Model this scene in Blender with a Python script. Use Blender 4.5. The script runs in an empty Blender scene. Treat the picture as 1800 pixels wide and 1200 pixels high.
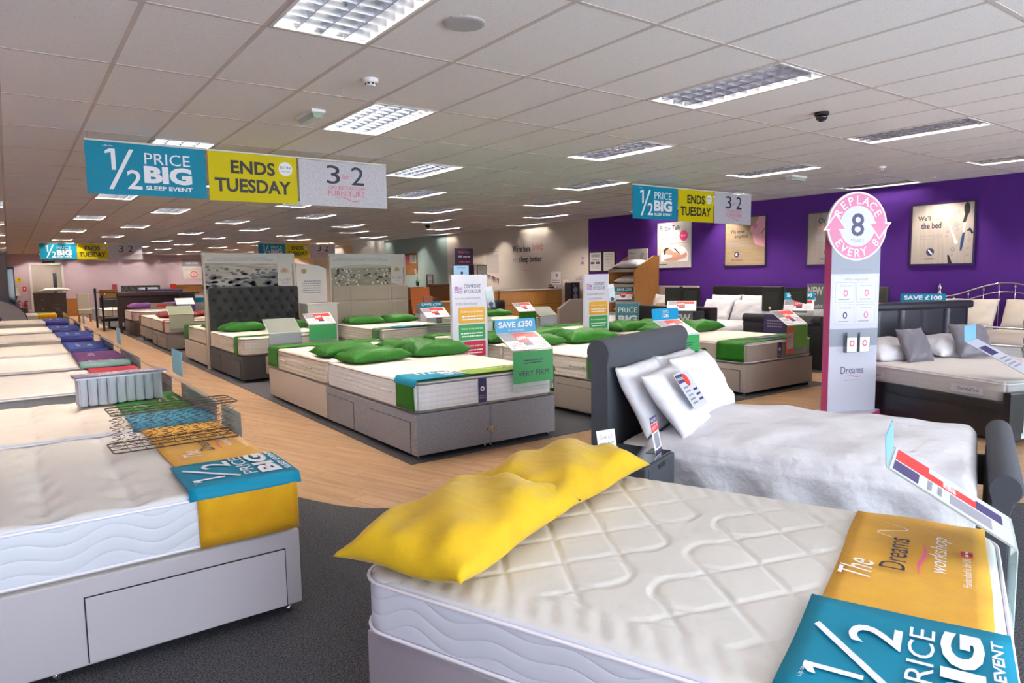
import bpy, bmesh, math, random
import numpy as np
from mathutils import Matrix, Vector
random.seed(7); rng = np.random.default_rng(7)
S = bpy.context.scene; C = S.collection
PI = math.pi; R = math.radians

# ---------------------------------------------------------------- camera, world, lights, exposure
EYE = (0.0, 0.0, 1.55)
cam = bpy.data.objects.new('camera', bpy.data.cameras.new('camera')); C.objects.link(cam)
cam.data.sensor_width = 36.0; cam.data.lens = 1208.6 / 1800 * 36; cam.data.clip_start = 0.05; cam.data.clip_end = 200
def cam_matrix(yaw, pitch, roll):
    f = Vector((math.sin(yaw)*math.cos(pitch), math.cos(yaw)*math.cos(pitch), -math.sin(pitch)))
    r = Vector((math.cos(yaw), -math.sin(yaw), 0)); u = r.cross(f)
    r2 = r*math.cos(roll) + u*math.sin(roll); u2 = u*math.cos(roll) - r*math.sin(roll)
    m = Matrix((r2, u2, -f)).transposed().to_4x4(); m.translation = Vector(EYE); return m
cam.matrix_world = cam_matrix(0.6286, 0.0976, -0.0151)
S.camera = cam
S.view_settings.view_transform = 'Standard'; S.view_settings.look = 'None'
S.view_settings.gamma = 1.0; S.view_settings.use_curve_mapping = False
S.view_settings.exposure = 0.34
WORLD_STRENGTH = 8.2; TROFFER_STRENGTH = 430.0; SPOT_POWER = 34
w = bpy.data.worlds.new('daylight'); S.world = w; w.use_nodes = True
w.node_tree.nodes['Background'].inputs['Color'].default_value = (0.80, 0.90, 1.0, 1)
w.node_tree.nodes['Background'].inputs['Strength'].default_value = WORLD_STRENGTH
S.cycles.use_denoising = True
S.cycles.max_bounces = 10; S.cycles.diffuse_bounces = 8; S.cycles.glossy_bounces = 3
S.cycles.transparent_max_bounces = 24; S.cycles.transmission_bounces = 4
S.cycles.sample_clamp_indirect = 12.0; S.cycles.caustics_reflective = False; S.cycles.caustics_refractive = False

XL, XR, YF, YB, ZC = -1.15, 12.1, -3.4, 43.0, 2.923     # the room
# the shop window behind the photographer: daylight comes in through it (portal guides sampling)
pl = bpy.data.lights.new('window_portal', 'AREA'); pl.shape = 'RECTANGLE'; pl.size = 12.4; pl.size_y = 2.3; pl.energy = 1
pl.cycles.is_portal = True
po = bpy.data.objects.new('window_portal', pl); C.objects.link(po); po.location = (5.5, YF - 0.02, 1.45); po.rotation_euler = (-PI/2, 0, 0)
def spot(x, y, tx, ty, tz, power=SPOT_POWER, col=(1.0, 0.90, 0.80), size=1.5):
    l = bpy.data.lights.new('downlight_lamp', 'SPOT'); l.energy = power; l.color = col; l.spot_size = size; l.spot_blend = 0.7; l.shadow_soft_size = 0.05
    o = bpy.data.objects.new('downlight_lamp', l); C.objects.link(o); o.location = (x, y, ZC - 0.015)
    o.rotation_euler = (Vector((tx, ty, tz)) - o.location).to_track_quat('-Z', 'Y').to_euler()
SPOTS = [(11.55, 6.45, 1, 0), (11.55, 4.9, 1, 0), (11.55, 9.0, 1, 0), (11.6, 10.6, 1, 0), (11.45, 14.6, 1, 0), (11.45, 17.0, 1, 0), (11.45, 22.0, 1, 0), (11.3, 3.0, 1, 0),
         (2.9, 42.3, 0, 1), (5.9, 42.3, 0, 1), (8.6, 42.3, 0, 1), (0.9, 42.2, 0, 1), (10.0, 28.0, 0, 1)]
for x, y, dx, dy in SPOTS:
    spot(x, y, x + dx*0.62, y + dy*0.75, 1.4, SPOT_POWER * (3.6 if y < 12 else .22 if y < 16 else 1.6))

# ---------------------------------------------------------------- materials
def lin(h):
    h = h.lstrip('#'); v = [int(h[i:i+2], 16)/255 for i in (0, 2, 4)]
    return tuple(c/12.92 if c <= .04045 else ((c+.055)/1.055)**2.4 for c in v) + (1,)
MC = {}
def mat(name, col, rough=.6, metal=0., bump=None, speck=None, sheen=0., emit=0., alpha=None, spec=.5, coat=0., rand=0., cells=None):
    """bump: (kind, scale, strength[, distance]); speck: (scale, colour, amount[, (sx,sy,sz)])"""
    if name in MC: return MC[name]
    m = bpy.data.materials.new(name); m.use_nodes = True; nt = m.node_tree; N = nt.nodes; L = nt.links
    b = N['Principled BSDF']; c = lin(col)
    b.inputs['Base Color'].default_value = c; b.inputs['Roughness'].default_value = rough; b.inputs['Metallic'].default_value = metal
    b.inputs['Specular IOR Level'].default_value = spec; b.inputs['Coat Weight'].default_value = coat
    if sheen: b.inputs['Sheen Weight'].default_value = sheen; b.inputs['Sheen Roughness'].default_value = .4
    if emit: b.inputs['Emission Color'].default_value = c; b.inputs['Emission Strength'].default_value = emit
    tc = N.new('ShaderNodeTexCoord'); out = None
    def noise(scale, sc3=(1, 1, 1), detail=3, ty='ShaderNodeTexNoise', turn=None):
        mp = N.new('ShaderNodeMapping'); mp.inputs['Scale'].default_value = sc3; src = tc.outputs['Object']
        if turn is not None:     # lay the grain along the piece, shifted from piece to piece
            m0 = N.new('ShaderNodeMapping'); m0.inputs['Rotation'].default_value = (0, 0, -turn); L.new(src, m0.inputs[0])
            o_ = N.new('ShaderNodeObjectInfo'); a_ = N.new('ShaderNodeAttribute'); a_.attribute_name = 'tone'; s_ = N.new('ShaderNodeMath'); s_.operation = 'ADD'; L.new(o_.outputs['Random'], s_.inputs[0]); L.new(a_.outputs['Fac'], s_.inputs[1])
            k_ = N.new('ShaderNodeMath'); k_.operation = 'MULTIPLY'; k_.inputs[1].default_value = 37.; L.new(s_.outputs[0], k_.inputs[0])
            v_ = N.new('ShaderNodeVectorMath'); v_.operation = 'ADD'; L.new(m0.outputs[0], v_.inputs[0]); L.new(k_.outputs[0], v_.inputs[1]); src = v_.outputs[0]
        L.new(src, mp.inputs[0])
        n = N.new(ty); n.inputs['Scale'].default_value = scale
        if ty == 'ShaderNodeTexNoise': n.inputs['Detail'].default_value = detail
        L.new(mp.outputs[0], n.inputs['Vector']); return n
    cur = None
    if speck:
        sc, c2, amt = speck[:3]; n = noise(sc, speck[3] if len(speck) > 3 else (1, 1, 1), 4, turn=speck[4] if len(speck) > 4 else None)
        rp = N.new('ShaderNodeValToRGB'); rp.color_ramp.elements[0].position = .5 - amt/2; rp.color_ramp.elements[1].position = .5 + amt/2
        rp.color_ramp.elements[0].color = lin(c2); rp.color_ramp.elements[1].color = c
        L.new(n.outputs['Fac'], rp.inputs[0]); cur = rp.outputs[0]
    if rand:
        oi = N.new('ShaderNodeObjectInfo'); at = N.new('ShaderNodeAttribute'); at.attribute_name = 'tone'
        ad = N.new('ShaderNodeMath'); ad.operation = 'ADD'; L.new(oi.outputs['Random'], ad.inputs[0]); L.new(at.outputs['Fac'], ad.inputs[1])
        fr = N.new('ShaderNodeMath'); fr.operation = 'FRACT'; L.new(ad.outputs[0], fr.inputs[0])
        mr = N.new('ShaderNodeMapRange'); mr.inputs['To Min'].default_value = 1-rand; mr.inputs['To Max'].default_value = 1+rand; L.new(fr.outputs[0], mr.inputs[0])
        hs = N.new('ShaderNodeHueSaturation'); hs.inputs['Color'].default_value = c
        if cur: L.new(cur, hs.inputs['Color'])
        L.new(mr.outputs[0], hs.inputs['Value']); cur = hs.outputs[0]
    if cells:
        n = noise(cells[0], (1, 1, 1), 2, 'ShaderNodeTexVoronoi')
        rp = N.new('ShaderNodeValToRGB'); rp.color_ramp.elements[0].position = .10; rp.color_ramp.elements[1].position = .22
        rp.color_ramp.elements[0].color = lin(cells[1]); L.new(n.outputs['Distance'], rp.inputs[0])
        if cur: L.new(cur, rp.inputs[0])
        rp.color_ramp.elements[1].color = c; cur = rp.outputs[0]
    if cur: L.new(cur, b.inputs['Base Color'])
    if bump:
        kind, sc, st = bump[:3]; dist = bump[3] if len(bump) > 3 else .01
        bp = N.new('ShaderNodeBump'); bp.inputs['Strength'].default_value = st; bp.inputs['Distance'].default_value = dist
        if kind == 'noise': L.new(noise(sc).outputs['Fac'], bp.inputs['Height'])
        elif kind == 'cells': L.new(noise(sc, ty='ShaderNodeTexVoronoi').outputs['Distance'], bp.inputs['Height'])
        elif kind in ('quilt', 'rows', 'weave'):
            sp = N.new('ShaderNodeSeparateXYZ'); L.new(tc.outputs['Object'], sp.inputs[0])
            def M(op, a, b_=None):
                q = N.new('ShaderNodeMath'); q.operation = op
                for i, v in enumerate((a, b_)):
                    if v is None: continue
                    if isinstance(v, (int, float)): q.inputs[i].default_value = v
                    else: L.new(v, q.inputs[i])
                return q.outputs[0]
            s = M('ADD', sp.outputs['X'], sp.outputs['Y']); z = sp.outputs['Z']
            if kind == 'quilt':      # wavy stitched channels along the side of a mattress
                a = M('MULTIPLY', M('SINE', M('MULTIPLY', s, 2*PI/.30)), .017)
                b2 = M('MULTIPLY', M('SINE', M('MULTIPLY', s, 2*PI/.42)), .012)
                g1 = M('ABSOLUTE', M('SINE', M('MULTIPLY', M('ADD', M('ADD', z, a), b2), PI/sc)))
                h = M('POWER', g1, .35)
            elif kind == 'rows':     # straight rows of side stitching with small puckers
                g1 = M('ABSOLUTE', M('SINE', M('MULTIPLY', z, PI/sc))); g2 = M('ABSOLUTE', M('SINE', M('MULTIPLY', s, PI/.055)))
                h = M('ADD', M('POWER', g1, .35), M('MULTIPLY', M('POWER', g2, .5), .25))
            else:
                h = M('MULTIPLY', M('SINE', M('MULTIPLY', s, sc)), M('SINE', M('MULTIPLY', z, sc)))
            L.new(h, bp.inputs['Height'])
        L.new(bp.outputs[0], b.inputs['Normal'])
    MC[name] = m; return m
def glassy(name, col, fac=.14, rough=.03):
    if name in MC: return MC[name]
    m = bpy.data.materials.new(name); m.use_nodes = True; N = m.node_tree.nodes; L = m.node_tree.links
    N.remove(N['Principled BSDF']); t = N.new('ShaderNodeBsdfTransparent'); g = N.new('ShaderNodeBsdfPrincipled')
    g.inputs['Base Color'].default_value = lin(col); g.inputs['Roughness'].default_value = rough; g.inputs['Specular IOR Level'].default_value = .9
    t.inputs['Color'].default_value = (.97, .985, .98, 1)
    fr = N.new('ShaderNodeFresnel'); fr.inputs['IOR'].default_value = 1.45; ad = N.new('ShaderNodeMath'); ad.operation = 'ADD'; ad.inputs[1].default_value = fac; ad.use_clamp = True
    L.new(fr.outputs[0], ad.inputs[0]); mx = N.new('ShaderNodeMixShader'); L.new(ad.outputs[0], mx.inputs[0]); L.new(t.outputs[0], mx.inputs[1]); L.new(g.outputs[0], mx.inputs[2])
    L.new(mx.outputs[0], N['Material Output'].inputs['Surface']); MC[name] = m; return m

ACR = glassy('clear_acrylic', '#dfe9e6', .10)
GLS = glassy('window_glass', '#e8f0f0', .02)
WHT = mat('white_print', '#eeeef2', .45)
CHR = mat('chrome', '#c9c9cc', .12, 1.0)
BLK = mat('black_plastic', '#141416', .35)
TEAL = mat('teal_card', '#0a84a3', .5, spec=.2)
TEALB = mat('bright_teal_card', '#1b9ed0', .3)
YELP = mat('yellow_card', '#cfc000', .55, spec=.2)
LILP = mat('pale_patterned_card', '#c9c6cd', .5, speck=(60, '#b9b6be', .2))
INK = mat('dark_ink', '#26233a', .5)
BLACKINK = mat('black_ink', '#1c1a12', .5)
PINK = mat('pink_ink', '#d9607e', .5)
CORAL = mat('coral_ink', '#e0887f', .5)
GREYI = mat('grey_ink', '#8d8d96', .5)
RED = mat('red_print', '#d8322c', .45)
NAVY = mat('navy_print', '#3b3563', .45)
WOODL = mat('oak_veneer', '#b9803f', .42, speck=(6, '#a06a30', .5, (8, 8, .7)))
WOODD = mat('walnut_veneer', '#6b4426', .42, speck=(6, '#55331b', .5, (8, 8, .7)))
VELG = mat('green_velvet', '#28691b', .8, sheen=.05, spec=.2, bump=('noise', 160, .15))
GRN = mat('green_satin', '#1e6412', .5, spec=.3, sheen=.0, bump=('noise', 9, .5, .03))
DKG = mat('deep_green_velvet', '#23601c', .75, sheen=.4, bump=('noise', 60, .15))
LIME = mat('lime_band', '#8aa83c', .55)
YEL = mat('yellow_velvet', '#d9b500', .8, sheen=.2, bump=('noise', 14, .35, .02), speck=(5, '#c99f00', .5))
YELR = mat('yellow_felt', '#d9a600', .85, sheen=.2, bump=('noise', 160, .2), speck=(9, '#d09300', .6))
MWT = mat('mattress_ticking', '#d6d4cf', .75, bump=('noise', 30, .35, .008))
MWS = mat('mattress_border_wavy', '#d2d6df', .6, bump=('quilt', .055, .45, .008))
MCT = mat('damask_ticking', '#dfd9cf', .75, bump=('noise', 30, .35, .008))
MCS = mat('mattress_border_rows', '#ddd5c9', .7, bump=('rows', .048, .6, .008))
MWR = mat('white_border_rows', '#f0f0f3', .7, bump=('rows', .042, .5, .008))
LINEN = mat('white_linen', '#dfdfe4', .8, bump=('noise', 11, .7, .022), speck=(3, '#d5d5db', .4))
PIPE = mat('mattress_piping', '#eeeaf0', .5)
PIPEG = mat('grey_piping', '#8f8478', .6)
BW = mat('white_base_fabric', '#b9b4ba', .8, bump=('noise', 300, .12))
BWT = mat('white_base_top', '#cfcac6', .7)
BGREY = mat('grey_wool_fabric', '#9899a3', .85, bump=('noise', 320, .25), speck=(90, '#77787f', .4))
BCRM = mat('cream_base_fabric', '#bcb1a6', .8, bump=('noise', 300, .15))
BTPE = mat('taupe_base_fabric', '#9a8f86', .8, bump=('noise', 300, .15))
BCHR = mat('charcoal_base_fabric', '#38383b', .85, bump=('noise', 300, .15))
BBRN = mat('brown_base_fabric', '#3b2e2a', .8, bump=('noise', 300, .15))
CHAR = mat('charcoal_tweed', '#2b2d30', .9, sheen=.1, bump=('noise', 300, .3))
SLT = mat('slate_weave', '#51545c', .85, bump=('noise', 420, .35), speck=(260, '#3f424a', .7))
LTH = mat('navy_black_leather', '#16171e', .28, bump=('noise', 220, .12), coat=.1)
LTB = mat('black_leather', '#0d0c0e', .35, bump=('noise', 220, .1))

# ---------------------------------------------------------------- object helpers
def new(name, me, m=None, parent=None, loc=(0, 0, 0), rot=(0, 0, 0), smooth=False):
    o = bpy.data.objects.new(name, me); C.objects.link(o); o.parent = parent; o.location = loc; o.rotation_euler = rot
    if m is not None and not me.materials:
        for q in (m if isinstance(m, (list, tuple)) else [m]): me.materials.append(q)
    if smooth: me.polygons.foreach_set('use_smooth', [True]*len(me.polygons))
    return o
def tag(o, label, cat, group=None, kind=None):
    o['label'] = label; o['category'] = cat
    if group: o['group'] = group
    if kind: o['kind'] = kind
    return o
def thing(name, label, cat, loc=(0, 0, 0), rz=0., group=None, rot=None):
    o = bpy.data.objects.new(name, None); C.objects.link(o); o.location = loc; o.rotation_euler = rot or (0, 0, rz); o.empty_display_size = .1
    return tag(o, label, cat, group)
def struct(name, me, m=None, parent=None):
    o = new(name, me, m, parent); o['kind'] = 'structure'; return o
def mesh(v, f, name='m', mi=None, smooth=False):
    me = bpy.data.meshes.new(name); me.from_pydata([tuple(map(float, q)) for q in v], [], [tuple(int(i) for i in q) for q in f])
    if mi is not None: me.polygons.foreach_set('material_index', np.asarray(mi, dtype=np.int32))
    if smooth: me.polygons.foreach_set('use_smooth', [True]*len(me.polygons))
    me.update(); return me
class MB:
    """collects boxes, tubes and plates into one mesh"""
    def __init__(s): s.v = []; s.f = []
    def add(s, v, f):
        n = len(s.v); s.v += [tuple(q) for q in v]; s.f += [tuple(i+n for i in q) for q in f]; return s
    def box(s, x0, x1, y0, y1, z0, z1, c=0.):
        if c <= 0:
            v = [(x, y, z) for z in (z0, z1) for y in (y0, y1) for x in (x0, x1)]
            return s.add(v, [(0, 2, 3, 1), (4, 5, 7, 6), (0, 1, 5, 4), (1, 3, 7, 5), (3, 2, 6, 7), (2, 0, 4, 6)])
        bm = bmesh.new(); bmesh.ops.create_cube(bm, size=1)
        for q in bm.verts: q.co = Vector(((x0+x1)/2 + q.co.x*(x1-x0), (y0+y1)/2 + q.co.y*(y1-y0), (z0+z1)/2 + q.co.z*(z1-z0)))
        bmesh.ops.bevel(bm, geom=bm.edges[:], offset=c, segments=2, affect='EDGES', profile=.6)
        bm.verts.index_update(); s.add([tuple(q.co) for q in bm.verts], [tuple(q.index for q in f.verts) for f in bm.faces]); bm.free(); return s
    def tube(s, pts, r, n=8, closed=False, cap=True):
        pts = [Vector(p) for p in pts]; rr = r if isinstance(r, (list, tuple)) else [r]*len(pts); base = len(s.v); k = len(pts); up = None
        for i, p in enumerate(pts):
            a = pts[i-1] if (i or closed) else p; b = pts[(i+1) % k] if (i < k-1 or closed) else p
            t = (b-a).normalized() if (b-a).length > 1e-9 else Vector((0, 0, 1))
            if up is None: up = Vector((0, 0, 1)) if abs(t.z) < .9 else Vector((1, 0, 0))
            u = (up - t*up.dot(t)); u = u.normalized() if u.length > 1e-6 else t.orthogonal().normalized(); up = u; w_ = t.cross(u)
            for j in range(n):
                an = 2*PI*j/n; s.v.append(tuple(p + (u*math.cos(an) + w_*math.sin(an))*rr[i]))
        for i in range(k if closed else k-1):
            for j in range(n):
                a = base+i*n+j; b = base+i*n+(j+1) % n; c2 = base+((i+1) % k)*n+(j+1) % n; d = base+((i+1) % k)*n+j; s.f.append((a, b, c2, d))
        if cap and not closed: s.f.append(tuple(base+j for j in range(n))[::-1]); s.f.append(tuple(base+(k-1)*n+j for j in range(n)))
        return s
    def lathe(s, prof, c=(0, 0, 0), n=16):
        base = len(s.v); k = len(prof)
        for r, z in prof:
            for j in range(n): an = 2*PI*j/n; s.v.append((c[0]+r*math.cos(an), c[1]+r*math.sin(an), c[2]+z))
        for i in range(k-1):
            for j in range(n): s.f.append((base+i*n+j, base+i*n+(j+1) % n, base+(i+1)*n+(j+1) % n, base+(i+1)*n+j))
        s.f.append(tuple(base+j for j in range(n))[::-1]); s.f.append(tuple(base+(k-1)*n+j for j in range(n))); return s
    def prism(s, poly, z0, z1, fn=None):
        """extrude a 2-D polygon; fn maps (u,v,w) to 3-D"""
        fn = fn or (lambda a, b, c_: (a, b, c_)); base = len(s.v); n = len(poly)
        for z in (z0, z1):
            for a, b in poly: s.v.append(tuple(fn(a, b, z)))
        s.f.append(tuple(base+j for j in range(n))[::-1]); s.f.append(tuple(base+n+j for j in range(n)))
        for j in range(n): s.f.append((base+j, base+(j+1) % n, base+n+(j+1) % n, base+n+j))
        return s
    def mesh(s, name='m', smooth=False): return mesh(s.v, s.f, name, None, smooth)
    def build(s, name, m, parent=None, loc=(0, 0, 0), rot=(0, 0, 0), smooth=False):
        return new(name, s.mesh(name, smooth), m, parent, loc, rot)

# ---------------------------------------------------------------- flat print: frames, text, plates
class Fr:
    """a flat face: origin, u (right), v (up), n (out)"""
    def __init__(s, O, U, V, par=None): s.O = Vector(O); s.U = Vector(U).normalized(); s.V = Vector(V).normalized(); s.N = s.U.cross(s.V); s.p = par
    def pt(s, a, b, h=0): return s.O + s.U*a + s.V*b + s.N*h
TXT = {}
def text_mesh(t, bold, shear):
    k = (t, bold, shear)
    if k in TXT: return TXT[k]
    cu = bpy.data.curves.new('lettering', 'FONT'); cu.body = t; cu.size = 1; cu.offset = bold; cu.shear = shear; cu.resolution_u = 3; cu.space_line = .95; cu.align_x = 'CENTER'
    o = bpy.data.objects.new('lettering', cu); C.objects.link(o)
    me = bpy.data.meshes.new_from_object(o); bpy.data.objects.remove(o); bpy.data.curves.remove(cu)
    v = np.array([q.co[:] for q in me.vertices]); f = [tuple(p.vertices) for p in me.polygons]; bpy.data.meshes.remove(me)
    TXT[k] = (v, f); return TXT[k]
def txt(fr, t, x0, y0, x1, y1, m, bold=0., shear=0., h=.0015, name='lettering', keep=False, warp=None):
    """write t filling the rectangle (x0,y0)-(x1,y1) of the face"""
    v, f = text_mesh(t, bold, shear)
    if not len(v): return None
    lo = v.min(0); hi = v.max(0); sx = (x1-x0)/max(1e-6, hi[0]-lo[0]); sy = (y1-y0)/max(1e-6, hi[1]-lo[1])
    if keep: sx = sy = min(sx, sy)
    P = []
    for q in v:
        a = x0 + (q[0]-lo[0])*sx; b = y0 + (q[1]-lo[1])*sy
        if keep: a += ((x1-x0)-(hi[0]-lo[0])*sx)/2; b += ((y1-y0)-(hi[1]-lo[1])*sy)/2
        P.append(warp(a, b) if warp else fr.pt(a, b, h))
    return new(name, mesh(P, f), m, fr.p)
def plate(fr, x0, y0, x1, y1, m, name, h0=0., h1=.001, rad=0., warp=None):
    if rad > 0:
        poly = []
        for cx, cy, a0 in ((x1-rad, y1-rad, 0), (x0+rad, y1-rad, 90), (x0+rad, y0+rad, 180), (x1-rad, y0+rad, 270)):
            for i in range(5): a = R(a0+i*22.5); poly.append((cx+rad*math.cos(a), cy+rad*math.sin(a)))
    else: poly = [(x0, y0), (x1, y0), (x1, y1), (x0, y1)]
    return shape(fr, poly, m, name, h0, h1)
def shape(fr, poly, m, name, h0=0., h1=.001):
    return MB().prism(poly, h0, h1, lambda a, b, c_: fr.pt(a, b, c_)).build(name, m, fr.p)
def ell(cx, cy, rx, ry, n=24, a0=0, a1=360): return [(cx+rx*math.cos(R(a0+(a1-a0)*i/n)), cy+ry*math.sin(R(a0+(a1-a0)*i/n))) for i in range(n + (0 if a1-a0 == 360 else 1))]
def swoosh(fr, x0, x1, y, a, m, name='swoosh', h1=.0015, th=.012):
    n = 14; top = [(x0+(x1-x0)*i/n, y + a*math.sin(2*PI*i/n)) for i in range(n+1)]
    bot = [(p[0], p[1]-th*math.sin(PI*i/n)-.0006) for i, p in enumerate(top)][::-1]
    return shape(fr, top+bot, m, name, 0, h1)
def one(fr, x0, y0, x1, y1, m, h=.0015):
    t = (x1-x0)*.42; k = (y1-y0)*.13
    return shape(fr, [(x1-t, y0), (x1, y0), (x1, y1), (x1-t*1.3, y1), (x0, y1-k*.9), (x0, y1-k*1.9), (x1-t, y1-k*1.3)], m, 'numeral', 0, h)
def smalltext(fr, x0, y0, x1, y1, lines, m, name='small_print', h=.0013):
    """rows of copy too small to read in the photograph: broken dashes of word length"""
    b = MB(); hgt = (y1-y0)/lines
    for i in range(lines):
        y = y1-(i+.75)*hgt; x = x0 + random.uniform(0, .1)*(x1-x0); xe = x1 - random.uniform(0, .1)*(x1-x0)
        while x < xe:
            l = random.uniform(.05, .13)*(x1-x0); xx = min(x+l, xe)
            b.add([fr.pt(x, y, h), fr.pt(xx, y, h), fr.pt(xx, y+hgt*.42, h), fr.pt(x, y+hgt*.42, h)], [(0, 1, 2, 3)]); x = xx + .02*(x1-x0)
    o = b.build(name, m, fr.p); return o
# ================================================================ THE SETTING
WALLP = mat('purple_wall_paint', '#4b2478', .8, bump=('noise', 120, .05), spec=.2)
WALLW = mat('cream_wall_paint', '#d0c6bb', .8, bump=('noise', 120, .05))
WALLG = mat('sage_wall_paint', '#93a9a6', .8)
WALLL = mat('lilac_wall_paint', '#cdb9c4', .8)
SKIRT = mat('white_gloss_trim', '#e4e2e0', .4)
TILE = mat('mineral_fibre_tile', '#efecea', .9, bump=('noise', 130, .3, .004), cells=(85, '#b5b0ac'))
TBAR = mat('ceiling_grid_bar', '#cdc3bd', .9, spec=.1)
PLANK = mat('oak_plank', '#c8a782', .36, speck=(1.6, '#967152', .75, (1.0, 11, 1), R(110)), rand=.06, bump=('noise', 30, .06), spec=.4)
CARP = mat('charcoal_carpet', '#63646a', .95, speck=(150, '#232328', .22), bump=('noise', 420, .9, .006))
fl = struct('floor', MB().box(XL-.2, XR+.2, YF-.2, YB+.2, -.12, -.004).mesh(), mat('floor_screed', '#6b5038', .8))

FRONT = [(-1.15, -3.4), (12.1, -3.4), (12.1, -1.2), (9.0, -.9), (7.2, .1), (5.2, 1.65), (4.2, 2.75), (3.4, 3.45), (2.9, 3.8), (2.55, 3.97), (2.23, 4.03), (1.99, 4.08), (1.83, 4.2), (1.70, 4.38), (1.56, 4.68), (1.46, 5.0), (1.38, 5.4), (1.2, 6.0), (1.0, 6.4), (-1.15, 6.4)]
ISLE = [(2.57, 4.97), (8.95, 4.97), (8.95, 24.9), (8.95, 42.9), (2.57, 42.9)]
WROW = [(9.75, 5.6), (12.05, 4.6), (12.05, 25.0), (9.75, 25.0)]
def inside(x, y, P):
    c = False; n = len(P)
    for i in range(n):
        (x1, y1), (x2, y2) = P[i], P[(i+1) % n]
        if (y1 > y) != (y2 > y) and x < (x2-x1)*(y-y1)/(y2-y1)+x1: c = not c
    return c
# oak planks, laid at an angle across the shop; the nearest 300 in view are pieces, the rest one joined part
az = R(110); ca, sa = math.cos(az), math.sin(az); PW, PLN = .145, 1.21
def plank_box(b, x, y, l, wd):
    def T(u, v, z): return (x + u*ca - v*sa, y + u*sa + v*ca, z)
    g = .0012; u0, u1, v0, v1 = -l/2+g, l/2-g, -wd/2+g, wd/2-g; e = .0012
    v = [T(u0, v0, -.004), T(u1, v0, -.004), T(u1, v1, -.004), T(u0, v1, -.004), T(u0+e, v0+e, 0), T(u1-e, v0+e, 0), T(u1-e, v1-e, 0), T(u0+e, v1-e, 0)]
    b.add(v, [(4, 5, 6, 7), (0, 1, 5, 4), (1, 2, 6, 5), (2, 3, 7, 6), (3, 0, 4, 7)])
cells = []
for i in range(-150, 330):
    off = math.sin(i*12.9898)*43758.5453 % 1*PLN
    for j in range(-40, 45):
        u = j*PLN + off; v = -i*PW + 0
        x = 5 + u*ca - v*sa; y = 15 + u*sa + v*ca
        if not (XL+.1 < x < XR-.1 and YF+.2 < y < YB-.1): continue
        e = [(x+du*ca, y+du*sa) for du in (-PLN*.55, -.3, 0, .3, PLN*.55)]
        if all(any(inside(a, b, P) for P in (FRONT, ISLE, WROW)) for a, b in e): continue
        if math.hypot(x, y) > 1 and x < 1.0 and y > 6.6: continue
        cells.append((x, y))
cells.sort(key=lambda q: math.hypot(*q) + (0 if (q[1] > 3.0 or q[0] > 4.5) else 50))
pm = MB(); plank_box(pm, 0, 0, PLN, PW); pme = pm.mesh('plank')
for x, y in cells[:300]:
    o = new('plank', pme, PLANK, fl, (x, y, .0))
rest = MB()
for x, y in cells[300:]: plank_box(rest, x, y, PLN, PW)
rme = rest.mesh('planks'); at = rme.attributes.new('tone', 'FLOAT', 'FACE')
at.data.foreach_set('value', np.repeat(rng.random(len(cells)-300), 5).astype(np.float32))
o = new('plank_flooring', rme, PLANK, fl); o['kind'] = 'stuff'
for nm, P in (('carpet_front', FRONT), ('carpet_centre', ISLE), ('carpet_right', WROW)):
    tag_o = struct('floor_' + nm.split('_')[1] + '_carpet', MB().prism(P, -.003, .006).mesh(), CARP)

# walls -----------------------------------------------------------------
wr = struct('wall_right', MB().box(XR, XR+.2, YF, 13.24, 0, ZC+.3).mesh(), WALLP)
struct('wall_right_office', MB().box(XR, XR+.2, 13.24, 20.3, 0, ZC+.3).mesh(), WALLW)
struct('wall_right_sage', MB().box(XR, XR+.2, 20.3, 25.1, 0, ZC+.3).mesh(), WALLG)
struct('wall_right_rear', MB().box(XR, XR+.2, 25.1, YB, 0, ZC+.3).mesh(), WALLW)
struct('wall_return', MB().box(10.75, XR+.2, 25.1, 25.3, 0, ZC+.3).mesh(), WALLW)
struct('wall_return_bulkhead', MB().box(8.6, 10.75, 27.6, 27.8, 2.32, ZC+.3).mesh(), mat('warm_cream_paint', '#e8d3b4', .8))
struct('wall_return_rear', MB().box(9.35, XR+.2, 33.0, 33.2, 0, ZC+.3).mesh(), mat('warm_cream_paint', '#e8d3b4', .8))
struct('wall_back', MB().box(XL-.2, XR+.2, YB, YB+.2, 0, ZC+.3).mesh(), WALLL)
struct('wall_left', MB().box(XL-.2, XL, YF, YB, 0, ZC+.3).mesh(), WALLL)
struct('baseboard_right', MB().box(XR-.018, XR, YF, 25.1, 0, .12, .003).mesh(), SKIRT)
struct('baseboard_back', MB().box(XL, XR, YB-.018, YB, 0, .12, .003).mesh(), SKIRT)
struct('baseboard_left', MB().box(XL, XL+.018, YF, YB, 0, .12, .003).mesh(), SKIRT)
# dark doorway in the office corridor
d2 = struct('door_2', MB().box(9.75, 10.65, 32.96, 33.0, 0, 2.2, .005).mesh(), mat('dark_door', '#4b3a30', .6))
MB().box(9.68, 9.75, 32.94, 33.0, 0, 2.28, .004).build('door_frame', SKIRT, d2); MB().box(10.65, 10.72, 32.94, 33.0, 0, 2.28, .004).build('door_frame', SKIRT, d2)
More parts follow.
